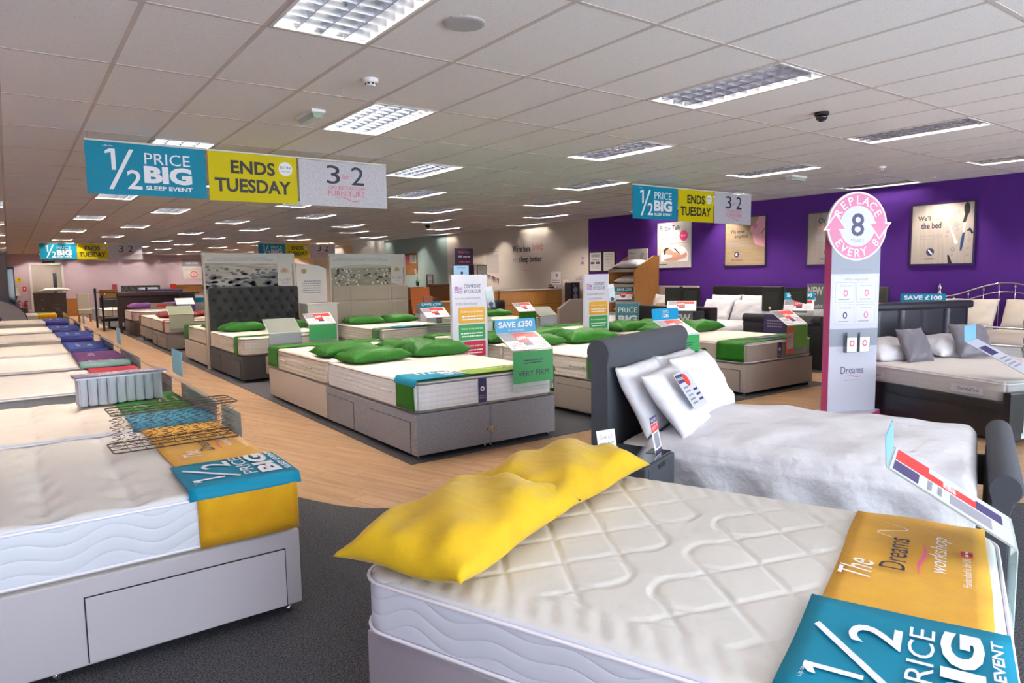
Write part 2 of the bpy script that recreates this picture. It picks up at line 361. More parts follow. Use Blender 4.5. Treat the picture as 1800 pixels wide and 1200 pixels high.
# the shop front behind the camera
wf = MB(); wf.box(XL, XR, YF-.2, YF, 0, .28); wf.box(XL, XR, YF-.2, YF, 2.62, ZC+.3); wf.box(XL-.2, XL+.15, YF-.2, YF, 0, ZC+.3); wf.box(XR-.2, XR+.2, YF-.2, YF, 0, ZC+.3)
struct('wall_front', wf.mesh(), WALLW)
wn = MB()
for k in range(6): x = XL+.15 + k*(XR-XL-.35)/5; wn.box(x-.03, x+.03, YF-.13, YF-.07, .28, 2.62)
wn.box(XL+.15, XR-.2, YF-.13, YF-.07, .28, .34); wn.box(XL+.15, XR-.2, YF-.13, YF-.07, 2.56, 2.62)
wfr = struct('window_1', wn.mesh(), mat('window_frame', '#d8d8d8', .4))
# back wall door
dr = struct('door_1', MB().box(.96, 2.24, YB-.05, YB, 0, 2.38, .005).mesh(), mat('putty_door', '#b9b2a8', .6))
for x0, x1, z0, z1 in ((.86, .96, 0, 2.48), (2.24, 2.34, 0, 2.48), (.86, 2.34, 2.38, 2.48)): MB().box(x0, x1, YB-.09, YB, z0, z1, .005).build('door_frame', SKIRT, dr)
MB().box(1.86, 2.02, YB-.055, YB-.05, .95, 1.95).build('vision_panel', mat('dark_glass', '#15171b', .1), dr)
MB().tube([(2.14, YB-.05, 1.05), (2.14, YB-.11, 1.05), (2.05, YB-.11, 1.05)], .012).build('door_handle', CHR, dr)

# ceiling -----------------------------------------------------------------
GX, GY, TX, TY = .635, 3.956, .60, 1.21
ce = struct('ceiling', MB().box(XL-.2, XR+.2, YF-.2, YB+.2, ZC+.14, ZC+.3).mesh(), mat('ceiling_void', '#8a8682', .9))
lights = []
for j in range(-7, 33):
    if j % 2 == 0: continue
    base = 1 if (j % 4 == 3 or j % 4 == -1) else 3
    for i in range(-4, 19):
        if (i - base) % 5 == 0 and GX+i*TX > XL and GX+(i+1)*TX < XR: lights.append((i, j))
Lset = set(lights)
tl = MB(); tl.box(.012, TX-.012, .012, TY-.012, .004, .016, .003); tme = tl.mesh('ceiling_tile')
tcs = []
for j in range(-7, 33):
    for i in range(-3, 20):
        x, y = GX+i*TX, GY+j*TY
        if (i, j) in Lset or y+TY < YF or x > XR: continue
        tcs.append((x, y, i, j))
def inview(x, y, z):
    v = cam.matrix_world.inverted() @ Vector((x, y, z))
    if v.z > -.1: return 0
    return abs(v.x/-v.z) < .80 and abs(v.y/-v.z) < .54
def full(x, y): return x >= XL-.01 and x+TX <= XR+.01 and y >= YF and y+TY <= YB
vis = [q for q in tcs if full(q[0], q[1]) and any(inview(q[0]+a, q[1]+b, ZC) for a in (0, .3, .6) for b in (0, .6, 1.2))]
vis.sort(key=lambda q: math.hypot(q[0], q[1])); near = set((q[2], q[3]) for q in vis[:300])
for x, y, i, j in vis[:300]: new('ceiling_tile', tme, TILE, ce, (x, y, ZC))
rest = MB()
for x, y, i, j in tcs:
    if (i, j) in near: continue
    x0, x1, y0, y1 = max(x+.012, XL), min(x+TX-.012, XR), max(y+.012, YF), min(y+TY-.012, YB)
    if x1 > x0 and y1 > y0: rest.box(x0, x1, y0, y1, ZC+.004, ZC+.016)
o = rest.build('ceiling_tiling', TILE, ce); o['kind'] = 'stuff'
g = MB()
for i in range(-3, 21):
    x = GX+i*TX
    if XL < x < XR: g.box(x-.013, x+.013, YF, YB, ZC+.002, ZC+.008)
for j in range(-7, 34):
    y = GY+j*TY
    if YF < y < YB: g.box(XL, XR, y-.013, y+.013, ZC+.0018, ZC+.0075)
g.box(XL, XL+.03, YF, YB, ZC-.002, ZC+.006); g.box(XR-.03, XR, YF, 25.1, ZC-.002, ZC+.006)
o = g.build('ceiling_grid', TBAR, ce); o['kind'] = 'stuff'

# recessed troffers ---------------------------------------------------------
EMIT = mat('lamp_glow', '#fff0e2', .5, emit=TROFFER_STRENGTH)
EMIT_DIM = mat('dimmed_lamp_glow', '#fff4ea', .5, emit=70)     # the rows next to the shop window are turned down
LOUV = mat('polished_louvre', '#b4b6bc', .26, 1.0)
REFL = mat('reflector_satin', '#b5b6b9', .35, .7)
W0, L0 = TX-.03, TY-.03
fm = MB()
for a in ((0, W0, 0, .018), (0, W0, L0-.018, L0), (0, .018, 0, L0), (W0-.018, W0, 0, L0)): fm.box(a[0], a[1], a[2], a[3], -.003, .012)
fme = fm.mesh()
hm = MB(); hm.box(0, W0, 0, L0, .10, .115); hm.box(-.002, .006, 0, L0, .01, .10); hm.box(W0-.006, W0+.002, 0, L0, .01, .10); hm.box(0, W0, -.002, .006, .01, .10); hm.box(0, W0, L0-.006, L0+.002, .01, .10)
hme = hm.mesh()
tb = MB(); tb.tube([(0, .05, .0), (0, L0-.05, 0)], .013, 8); tubme = tb.mesh(); dimme = tb.mesh()
lb = MB(); n = 12                                         # one lengthwise blade, V-shaped
lb.add([(-.016, .02, .066), (.016, .02, .066), (.002, .02, .004), (-.002, .02, .004), (-.016, L0-.02, .066), (.016, L0-.02, .066), (.002, L0-.02, .004), (-.002, L0-.02, .004)], [(0, 1, 5, 4), (1, 2, 6, 5), (2, 3, 7, 6), (3, 0, 4, 7), (0, 3, 2, 1), (4, 5, 6, 7)])
lbme = lb.mesh()
cbm = MB(); cbm.add([(.02, -.012, .066), (W0-.02, -.012, .066), (W0-.02, .012, .066), (.02, .012, .066), (.02, -.0015, .006), (W0-.02, -.0015, .006), (W0-.02, .0015, .006), (.02, .0015, .006)], [(0, 1, 2, 3), (4, 7, 6, 5), (0, 4, 5, 1), (1, 5, 6, 2), (2, 6, 7, 3), (3, 7, 4, 0)])
cbme = cbm.mesh()
allb = MB(); nc = 11
for k in range(1, 4): allb.add([(v[0]+W0*k/4, v[1], v[2]) for v in lb.v], lb.f)
for k in range(1, nc): allb.add([(v[0], v[1]+L0*k/nc, v[2]) for v in cbm.v], cbm.f)
abme = allb.mesh()
def lloc(i, j): return (GX+i*TX+.015, GY+j*TY+.015)
vl = sorted([q for q in lights if any(inview(lloc(*q)[0]+a, lloc(*q)[1]+b, ZC) for a in (0, .57) for b in (0, .6, 1.18))], key=lambda q: math.hypot(*lloc(*q)))
NAMED = {}
def light_label(k, i, j):
    row = sorted([q for q in vl if q[1] == j]); col = row.index((i, j)) if (i, j) in row else 0
    rows = sorted(set(q[1] for q in vl)); r = rows.index(j)
    od = ['first', 'second', 'third', 'fourth', 'fifth', 'sixth', 'seventh', 'eighth', 'ninth', 'tenth', 'eleventh', 'twelfth', 'thirteenth', 'fourteenth', 'fifteenth', 'sixteenth', 'seventeenth', 'eighteenth']
    side = 'leftmost' if col == 0 else ('rightmost' if col == len(row)-1 else od[col] + ' from the left')
    return 'recessed louvred ceiling light, %s in the %s row from the camera' % (side, od[r])
for k, (i, j) in enumerate(vl):
    x, y = lloc(i, j); t = thing('ceiling_light', light_label(k, i, j), 'ceiling light', (x, y, ZC), 0, 'recessed louvred ceiling lights')
    new('frame', fme, SKIRT, t); new('housing', hme, REFL, t)
    for q in (.2, .5, .8): new('fluorescent_tube', dimme if j < 0 or i >= 18 else tubme, EMIT_DIM if j < 0 or i >= 18 else EMIT, t, (W0*q, 0, .084))
    if k < 9:
        for q in range(1, 4): new('long_louvre_blade', lbme, LOUV, t, (W0*q/4, 0, 0))
        for q in range(1, nc): new('cross_louvre_blade', cbme, LOUV, t, (0, L0*q/nc, 0))
    else:
        o = new('louvre', abme, LOUV, t); o['kind'] = 'stuff'
for (i, j) in lights:                                      # those outside the frame still light the room
    if (i, j) in vl: continue
    x, y = lloc(i, j); t = thing('ceiling_light', 'recessed louvred ceiling light out of the picture overhead', 'ceiling light', (x, y, ZC), 0, 'recessed louvred ceiling lights')
    new('frame', fme, SKIRT, t); new('housing', hme, REFL, t); o = new('louvre', abme, LOUV, t); o['kind'] = 'stuff'
    for q in (.2, .5, .8): new('fluorescent_tube', dimme if j < 0 or i >= 18 else tubme, EMIT_DIM if j < 0 or i >= 18 else EMIT, t, (W0*q, 0, .084))
# wall-washing downlights
dlm = MB(); dlm.lathe([(.075, -.006), (.085, 0), (.085, .004), (.06, .004), (.055, .0), (.055, -.004)], n=20); dme = dlm.mesh()
WHR = ['above the pliers poster', 'right of the pliers poster above the purple wall', 'above the piggy bank poster', 'above the pillow rack', 'above the wall lettering', 'at the far end of the cream wall', 'above the sage wall', 'at the near end of the purple wall', 'left of centre by the lilac back wall', 'at the middle of the lilac back wall', 'right of centre by the lilac back wall', 'above the back door', 'in the office corridor']
for (x, y, dx, dy), s in zip(SPOTS, WHR):
    t = thing('downlight', 'round recessed downlight ' + s, 'downlight', (x, y, ZC), 0, 'wall washing downlights'); new('trim_ring', dme, SKIRT, t)
    MB().lathe([(.054, .002), (.054, .003)]).build('lens', EMIT, t)
# ceiling fittings
t = thing('ceiling_speaker', 'round white ceiling speaker behind the nearest left light', 'speaker', (2.12, 3.32, ZC))
MB().lathe([(0.001, -.008), (.10, -.008), (.115, -.004), (.12, .004)], n=32).build('grille', mat('pale_grille', '#b7b4b2', .7, bump=('cells', 200, .5)), t)
def detector(x, y, lab, s=1):
    t = thing('smoke_detector', lab, 'smoke detector', (x, y, ZC))
    MB().lathe([(.001, -.045*s), (.030, -.045*s), (.036, -.036*s)], n=20).build('sensor_cap', SKIRT, t)
    for k in range(8): a = k*PI/4; MB().box(-.008, .008, -.002, .002, -.036*s, -.026*s).build('vent_slot', BLK, t, (.037*math.cos(a), .037*math.sin(a), 0), (0, 0, a+PI/2))
    MB().lathe([(.036, -.036*s), (.038, -.026*s), (.052, -.022*s), (.055, -.008*s), (.055, .004)], n=24).build('base', SKIRT, t)
detector(2.15, 4.6, 'white smoke detector between the two nearest left lights'); detector(9.67, 4.72, 'small white smoke detector near the purple wall')
def emergency(x, y, rz, lab):
    t = thing('emergency_light', lab, 'emergency light', (x, y, ZC), rz)
    MB().box(-.06, .06, -.19, .19, -.022, .004, .006).build('base_tray', SKIRT, t)
    MB().prism([(-.05, -.022), (.05, -.022), (.032, -.06), (-.032, -.06)], -.17, .17, lambda a, b, c_: (a, c_, b)).build('diffuser', glassy('prismatic_cover', '#e9efe4', .35, .2), t)
    MB().box(-.012, .012, -.15, -.135, -.05, -.04).build('indicator', mat('green_led', '#45d05a', .4, emit=.5), t)
emergency(2.16, 5.82, 0, 'emergency light with a green indicator left of the second ceiling light'); emergency(9.5, 5.87, PI/2, 'flat emergency light above the far side of the sign totem')
t = thing('security_camera', 'black dome security camera on the ceiling right of the large light', 'camera', (5.89, 3.41, ZC))
MB().lathe([(.062, .002), (.062, -.02), (.056, -.026)], n=24).build('mount_ring', BLK, t)
MB().lathe([(.05, -.026), (.048, -.045), (.036, -.065), (.018, -.076), (.001, -.078)], n=24).build('dome', mat('smoked_dome', '#0a0a0c', .06, coat=.6), t, smooth=True)
t = thing('security_camera', 'small black dome camera on the far ceiling left of the cream wall', 'camera', (9.34, 16.68, ZC))
MB().lathe([(.08, .002), (.08, -.02), (.07, -.03)], n=16).build('mount_ring', BLK, t); MB().lathe([(.065, -.03), (.05, -.07), (.001, -.1)], n=16).build('dome', BLK, t)

# ---------------------------------------------------------------- wall posters and lettering on the right wall
def wall_frame(y_left, z_low, X=XR-.02, par=None):  # faces -X; u runs toward -Y (right in the picture)
    return Fr((X, y_left, z_low), (0, -1, 0), (0, 0, 1), par)
PW1 = mat('cream_poster', '#c6c2bd', .5, spec=.2)
WBG = mat('pale_wood_print', '#b9aea4', .45, speck=(3, '#a3988d', .6, (1, 10, .6)))
WBG2 = mat('warm_wood_print', '#ab987b', .5, speck=(3, '#927c5d', .6, (1, .8, 9)))
WBG3 = mat('grey_wood_print', '#948a84', .45, speck=(3, '#7d726c', .6, (1, 12, .6)))
def poster(lab, y0, z0, wd, ht, bg, frame=True):
    t = thing('poster', lab, 'poster', (XR-.001, y0, z0), 0)
    f = Fr((-.028, 0, 0), (0, -1, 0), (0, 0, 1), t)
    if frame:
        FRM = mat('indigo_frame', '#2f2147', .35)
        for a in ((-.03, -.03, wd+.03, 0), (-.03, ht, wd+.03, ht+.03), (-.03, 0, 0, ht), (wd, 0, wd+.03, ht)): plate(f, *a, FRM, 'frame_rail', -.028, .006)
    plate(f, 0, 0, wd, ht, bg, 'print_sheet', -.02, 0)
    return f
# pillow talk poster
f = poster('white poster headed Pillow Talk with a sleeping person in it', 10.88, 1.64, .96, 1.01, PW1, False)
txt(f, 'Pillow Talk', .07, .83, .67, .94, INK, bold=.02); swoosh(f, .2, .55, .79, .012, GREYI)
smalltext(f, .07, .62, .56, .73, 2, CORAL); smalltext(f, .08, .53, .88, .56, 1, GREYI)
shape(f, ell(.76, .70, .115, .115), mat('hot_pink_badge', '#d8457a', .4), 'badge', 0, .002); txt(f, '50% OFF', .69, .68, .83, .72, WHT, h=.003)
SKIN = mat('skin_print', '#dba48c', .5); HAIRP = mat('hair_print', '#3a2a26', .5); SHIRT = mat('vest_print', '#efece8', .5)
shape(f, [(.1, .14), (.88, .14), (.9, .3), (.8, .44), (.55, .5), (.3, .42), (.12, .34)], mat('pillow_print', '#f2efee', .5), 'printed_pillow', 0, .001)
shape(f, [(.24, .30), (.44, .28), (.49, .33), (.47, .36), (.40, .41), (.33, .425), (.26, .40), (.23, .35)], SKIN, 'printed_face', 0, .0014)
shape(f, [(.19, .36), (.175, .30), (.185, .35), (.20, .41), (.26, .445), (.36, .44), (.31, .41), (.26, .39), (.24, .35), (.23, .29), (.20, .30)], HAIRP, 'printed_hair', 0, .0017)
shape(f, [(.52, .47), (.60, .47), (.74, .40), (.80, .32), (.70, .28), (.58, .33)], SHIRT, 'printed_vest', 0, .0015); shape(f, [(.49, .42), (.515, .44), (.66, .31), (.64, .30), (.56, .36)], HAIRP, 'printed_strap', 0, .0019)
shape(f, [(.44, .30), (.50, .36), (.60, .32), (.72, .28), (.84, .34), (.86, .27), (.83, .22), (.72, .19), (.56, .15), (.42, .14), (.22, .15), (.20, .19), (.34, .22), (.44, .24)], SKIN, 'printed_arm', 0, .0013)
shape(f, [(.30, .175), (.44, .215), (.70, .215), (.70, .205), (.44, .205), (.31, .165)], mat('skin_shade_print', '#b9806a', .5), 'printed_arm_line', .0013, .0018); shape(f, [(.37, .355), (.41, .345), (.41, .34), (.37, .348)], HAIRP, 'printed_eyelid', .0014, .0018)
smalltext(f, .06, .06, .3, .10, 1, INK)
# piggy bank poster
f = poster('wood-grain poster reading We never rest on price with a pink piggy bank', 9.02, 1.66, .93, .95, WBG2)
txt(f, 'We never', .12, .64, .47, .72, INK, bold=.02); txt(f, 'rest', .06, .54, .2, .62, CORAL, shear=.25); txt(f, 'on price', .22, .53, .53, .62, INK, bold=.02); smalltext(f, .03, .36, .58, .48, 3, GREYI)
PIG = mat('pig_print', '#dfa3b0', .5)
shape(f, [(.93, .95), (.78, .95), (.70, .80), (.60, .76), (.58, .68), (.64, .62), (.66, .5), (.72, .40), (.82, .38), (.93, .34)], PIG, 'printed_piggy_bank', 0, .0013)
shape(f, ell(.70, .78, .05, .06, 10), mat('pig_ear_print', '#c98494', .5), 'printed_ear', 0, .0016); shape(f, [(.84, .62), (.845, .61), (.93, .71), (.93, .73)], BLACKINK, 'printed_slot', 0, .0018)
shape(f, ell(.28, .22, .06, .06), NAVY, 'round_icon', 0, .0015); shape(f, ell(.28, .22, .03, .03, 16, 40, 320) + [(.28, .22)], WHT, 'icon_symbol', .0015, .002); txt(f, 'PRICE PROMISE', .15, .09, .42, .12, INK)
# takeaway poster
f = poster('grey wood poster reading Order a takeaway, behind the totem disc', 7.19, 1.645, .95, .93, WBG3)
txt(f, 'Order a', .2, .74, .6, .84, INK, bold=.02); txt(f, 'takeaway', .18, .62, .62, .71, CORAL, shear=.25); smalltext(f, .12, .42, .7, .55, 3, GREYI)
shape(f, ell(.4, .22, .075, .075), NAVY, 'round_icon', 0, .0015)
for k in range(3): a = 90+120*k; shape(f, [(.4+.035*math.cos(R(a+q)), .22+.035*math.sin(R(a+q))) for q in (-35, 0, 35)] + [(.4+.018*math.cos(R(a)), .22+.018*math.sin(R(a)))], WHT, 'icon_arrow', .0015, .002)
txt(f, 'RECYCLING', .26, .08, .54, .115, INK)
# assembly poster
f = poster("pale wood poster reading We'll make the bed with hand tools", 5.36, 1.615, .90, .94, WBG)
txt(f, "We'll", .09, .69, .28, .77, INK, bold=.02); txt(f, 'make', .31, .68, .49, .77, CORAL, shear=.25); txt(f, 'the bed', .14, .56, .44, .66, INK, bold=.02)
swoosh(f, .2, .38, .51, .004, CORAL, th=.005); txt(f, 'Leave friends build', .13, .43, .46, .47, GREYI); txt(f, 'it what you deliver it', .13, .38, .45, .42, GREYI)
shape(f, ell(.29, .19, .06, .06), NAVY, 'round_icon', 0, .0015); shape(f, [(.255, .215), (.265, .235), (.29, .21), (.315, .175), (.33, .165), (.32, .145), (.29, .17), (.265, .205)], WHT, 'icon_spanner', .0015, .002); txt(f, 'ASSEMBLY', .2, .065, .38, .09, INK)
STL = mat('steel_print', '#d8d9dd', .4); DRK = mat('handle_print', '#1f1d20', .5)
shape(f, [(.50, .72), (.535, .70), (.67, .35), (.64, .34)], STL, 'printed_spanner', 0, .0013); shape(f, ell(.515, .76, .04, .045, 16, -60, 240) + [(.515, .755)], STL, 'printed_spanner_head', 0, .0014); shape(f, ell(.66, .335, .03, .03, 12), STL, 'printed_spanner_ring', 0, .0014)
shape(f, ell(.80, .84, .042, .10, 16), DRK, 'printed_driver_handle', 0, .0013); shape(f, [(.775, .78), (.825, .78), (.785, .63), (.745, .63)], DRK, 'printed_driver_shaft', 0, .0013)
shape(f, [(.745, .63), (.795, .64), (.77, .46), (.75, .43)], STL, 'printed_screwdriver', 0, .0013)
shape(f, [(.75, .47), (.78, .48), (.77, .33), (.745, .20), (.72, .19), (.725, .33)], mat('blue_grip_print', '#273a6e', .5), 'printed_plier_grip', 0, .0014); shape(f, [(.80, .50), (.85, .55), (.90, .47), (.88, .44), (.85, .50)], DRK, 'printed_plier_jaw', 0, .0014)
shape(f, [(.545, .13), (.565, .14), (.62, 0), (.56, 0)], DRK, 'printed_hammer_handle', 0, .0013)
for cx, cy, r in ((.665, .80, .035), (.60, .75, .018), (.66, .60, .03), (.68, .53, .022), (.54, .50, .02), (.52, .43, .02), (.62, .22, .035), (.61, .14, .018), (.84, .36, .02), (.83, .23, .02), (.83, .13, .018)):
    shape(f, ell(cx, cy, r, r, 12), GREYI, 'printed_washer', 0, .0011); shape(f, ell(cx, cy, r*.55, r*.55, 10), WBG, 'printed_washer_hole', .0011, .0015)
# certificates
def frame_sheet(lab, y, z, wd, ht):
    t = thing('certificate_frame', lab, 'picture frame', (XR-.001, y, z)); f = Fr((-.02, 0, 0), (0, -1, 0), (0, 0, 1), t)
    for a in ((-.03, -.03, wd+.03, 0), (-.03, ht, wd+.03, ht+.03), (-.03, 0, 0, ht), (wd, 0, wd+.03, ht)): plate(f, *a, BLK, 'frame_rail', -.02, .004)
    plate(f, 0, 0, wd, ht, PW1, 'sheet', -.015, 0); return f
f = frame_sheet('black frame on the purple wall with printed notices, left of the pair', 13.17, 1.60, .42, .46)
shape(f, [(.06, .34), (.36, .34), (.36, .42), (.06, .42)], GREYI, 'printed_picture', 0, .001); smalltext(f, .05, .24, .38, .3, 2, INK); plate(f, .04, .17, .18, .23, NAVY, 'printed_block'); plate(f, .22, .17, .37, .23, NAVY, 'printed_block'); smalltext(f, .05, .04, .38, .14, 3, GREYI)
f = frame_sheet('black frame on the purple wall with a plain letter, right of the pair', 12.66, 1.60, .38, .46); smalltext(f, .04, .08, .34, .42, 8, GREYI)
# lettering on the cream wall: one thing

t = thing('wall_lettering', "wall lettering reading We're here to help you sleep better", 'lettering', (XR-.001, 16.55, 1.82)); f = Fr((-.004, 0, 0), (0, -1, 0), (0, 0, 1), t)
txt(f, "We're here", 0, .36, .88, .56, INK, h=.003, bold=.025); txt(f, 'to help', .95, .33, 1.45, .60, mat('salmon_ink', '#c8665e'), shear=.3, h=.003); txt(f, 'you', .0, .02, .28, .20, GREYI, shear=.2, h=.003); txt(f, 'sleep better', .33, .02, 1.40, .24, INK, h=.003, bold=.025); swoosh(f, .42, .92, -.16, .02, CORAL, h1=.003, th=.02)
# ================================================================ BUILDERS FOR THE BEDS
def coords(l, r, n, e=3):
    a = [r*(1-math.cos(PI/2*i/e)) if False else r*i/e for i in range(e+1)]
    mid = [r + (l-2*r)*i/n for i in range(1, n)]
    return np.array(a + mid + [l-q for q in a[::-1]])
def rbox(W, L, H, nx=16, ny=20, nz=3, Rc=.08, r=.035, top=None, side=None, e=3):
    """a soft box centred on x,y, z from 0 to H; returns verts, faces, per-face index (0 top/bottom, 1 side)"""
    X, Y, Z = coords(W, r, nx, e)-W/2, coords(L, r, ny, e)-L/2, coords(H, r, nz, e)
    I, J, K = len(X)-1, len(Y)-1, len(Z)-1; idx = {}; V = []
    def vid(i, j, k):
        key = (i, j, k)
        if key not in idx: idx[key] = len(V); V.append((X[i], Y[j], Z[k]))
        return idx[key]
    F = []; T = []
    for i in range(I):
        for j in range(J):
            F.append((vid(i, j, K), vid(i+1, j, K), vid(i+1, j+1, K), vid(i, j+1, K))); T.append(0)
            F.append((vid(i, j, 0), vid(i, j+1, 0), vid(i+1, j+1, 0), vid(i+1, j, 0))); T.append(0)
    for k in range(K):
        for i in range(I):
            F.append((vid(i, 0, k), vid(i+1, 0, k), vid(i+1, 0, k+1), vid(i, 0, k+1))); T.append(1)
            F.append((vid(i, J, k), vid(i, J, k+1), vid(i+1, J, k+1), vid(i+1, J, k))); T.append(1)
        for j in range(J):
            F.append((vid(0, j, k), vid(0, j, k+1), vid(0, j+1, k+1), vid(0, j+1, k))); T.append(1)
            F.append((vid(I, j, k), vid(I, j+1, k), vid(I, j+1, k+1), vid(I, j, k+1))); T.append(1)
    V = np.array(V); P = V.copy()
    hw = np.array([W/2-r, L/2-r, H/2-r]); Q = P.copy(); Q[:, 2] -= H/2
    c = np.clip(Q, -hw, hw); d = Q-c; n = np.linalg.norm(d, axis=1); n[n == 0] = 1
    P = c + d/n[:, None]*r; P[:, 2] += H/2; nrm = d/n[:, None]
    if Rc > 0:
        inn = np.array([W/2-Rc, L/2-Rc]); c2 = np.clip(P[:, :2], -inn, inn); d2 = P[:, :2]-c2; b = (np.abs(d2) > 1e-9).all(1)
        m = np.abs(d2).max(1); l = np.hypot(d2[:, 0], d2[:, 1]); l[l == 0] = 1
        P[b, :2] = c2[b] + d2[b]*(m/l)[b, None]
        nn = d2/l[:, None]; nrm[b, :2] = nn[b]*np.abs(nrm[b, :2]).max(1)[:, None]
    if side is not None:
        sm = (V[:, 2] > 1e-6) & (V[:, 2] < H-1e-6); s = V[:, 0]+V[:, 1]; g = side(s, V[:, 2]/H)*np.sin(PI*V[:, 2]/H)**.4
        P[sm, :2] += nrm[sm, :2]*g[sm, None]
    if top is not None:
        tm = V[:, 2] >= H-1e-6; ed = np.minimum(W/2-np.abs(V[:, 0]), L/2-np.abs(V[:, 1])); P[tm, 2] += (top(P[tm, 0], P[tm, 1])*np.clip(ed[tm]/.05, 0, 1))
    return P, F, T
def tuft(sx, sy, dp=.014, sg=.035, puff=.012):
    def f(x, y):
        row = np.round(y/sy); ox = (np.abs(row) % 2)*sx/2; dx = (x-ox) - np.round((x-ox)/sx)*sx; dy = y-row*sy
        return -dp*np.exp(-(dx*dx+dy*dy)/(2*sg*sg)) + puff*(np.abs(np.cos(PI*x/sx))*.5+np.abs(np.cos(PI*y/sy))*.5) - puff
    return f
def ogee(p=.30, lam=.95, a=.105, dp=.010, ang=0.):
    def f(x, y):
        u = x*math.cos(ang)+y*math.sin(ang); v = -x*math.sin(ang)+y*math.cos(ang); o = 0
        for s in (1, -1):
            q = (v + s*a*np.sin(2*PI*u/lam))/p; d = np.abs(q-np.round(q))*p; o = o - dp*np.exp(-(d/.011)**2)
        return o + .004*np.cos(2*PI*v/p)
    return f
def lozenge(dp=.006, r=.105, ang=R(38)):
    def f(x, y):
        o = 0*x
        for c in (.47, -.37):
            h = .27/math.sin(ang)
            for sg in (1, -1):
                dx, dy = math.cos(ang)*sg, math.sin(ang)
                for k in range(-3, 4):
                    px_, py_ = x - k*2*r/math.sin(ang)*.98, y-c; t_ = np.clip(px_*dx+py_*dy, -h, h); d = np.hypot(px_-t_*dx, py_-t_*dy)
                    o = np.minimum(o, -dp*np.exp(-((d-r)/.010)**2))
        inn = np.clip((.60-np.abs(x))/.03, 0, 1); o = o*inn + (1-inn)*.0016*np.sin(78*y+9*np.sin(5*x))
        return o
    return f
def rowtuft(sx, sy, dp=.022, puff=.02):
    def f(x, y):
        row = np.round(y/sy); ox = (np.abs(row) % 2)*sx/2; dx = (x-ox) - np.round((x-ox)/sx)*sx; dy = y-row*sy
        return -dp*np.exp(-(dx*dx+dy*dy)/(2*.038**2)) - dp*.55*np.exp(-(dy/.022)**2)*(.6+.4*np.sin(21*x+row)) + puff*(np.abs(np.sin(PI*y/sy))**.7-1) - .004*np.sin(31*x+7*np.sin(5*y))*np.exp(-(dy/.09)**2)
    return f
def waves(dp=.008, p=.16, lam=.7, a=.03):
    def f(x, y): q = (x + a*np.sin(2*PI*y/lam))/p; d = np.abs(q-np.round(q))*p; return -dp*np.exp(-(d/.018)**2)
    return f
def smooth_rect(W, L, Rc, z, n=6):
    P = []
    for cx, cy, a0 in ((W/2-Rc, L/2-Rc, 0), (-W/2+Rc, L/2-Rc, 90), (-W/2+Rc, -L/2+Rc, 180), (W/2-Rc, -L/2+Rc, 270)):
        for i in range(n+1): a = R(a0+90*i/n); P.append((cx+Rc*math.cos(a), cy+Rc*math.sin(a), z))
    return P
def mattress(lab, x, y, rz, z0, W, L, H, mt, ms, top=None, n=(16, 20, 3), Rc=.09, r=.035, pipe=PIPE, handles=True, side=None, tagm=None, group=None):
    t = thing('mattress', lab, 'mattress', (x, y, z0), rz, group)
    P, F, T = rbox(W, L, H, n[0], n[1], n[2], Rc, r, top, side)
    o = new('cover', mesh(P, F, 'mattress', T, True), [mt, ms], t)
    for z in (.022, H-.026): MB().tube(smooth_rect(W+.004, L+.004, Rc, z), .0065, 6, True).build('piping', pipe, t, smooth=True)
    if handles:
        for sx in (-1, 1):
            for yy in (-L*.22, L*.22):
                h = MB().tube([(0, -.11, 0), (.014, -.07, .004), (.016, 0, .005), (.014, .07, .004), (0, .11, 0)], [.006, .009, .009, .009, .006], 6).build('handle', ms, t, (sx*(W/2+.002), yy, H*.52), (0, 0, 0 if sx > 0 else PI))
                for q in (-.11, .11): MB().lathe([(.001, 0), (.008, 0), (.007, .005), (.001, .006)], n=10).build('rivet', CHR, h, (.0, q, 0), (0, PI/2, 0))
    if tagm is not None:
        q = tagm; f = Fr((q - .04, -L/2-.006, H*.10), (1, 0, 0), (0, 0, 1), t); lb = plate(f, 0, 0, .085, H*.80, NAVY, 'woven_label', 0, .002)
        f2 = Fr(f.O, f.U, f.V, lb); shape(f2, ell(.042, H*.45, .022, .022, 16), WHT, 'label_crest', .002, .003); shape(f2, ell(.042, H*.45, .011, .011, 12), RED, 'label_crest_centre', .003, .0035); smalltext(f2, .008, H*.12, .078, H*.26, 2, GREYI, h=.0026)
    return t
def caster(par, x, y, h=.05):
    MB().tube([(0, 0, .0), (0, 0, h)], .006, 6).box(-.012, .012, -.008, .008, h*.6, h-.002).build('caster', CHR, par, (x, y, 0)) if False else None
    c = MB().tube([(0, 0, h*.55), (0, 0, h+.004)], .007, 8).box(-.014, .014, -.006, .006, h*.5, h*.82, .002).build('caster', CHR, par, (x, y, 0))
    MB().lathe([(.001, -.011), (.012, -.011), (.0205, -.004), (.0205, .004), (.012, .011), (.001, .011)], n=14).build('wheel', CHR, c, (0, .004, .0215), (0, PI/2, 0), True)
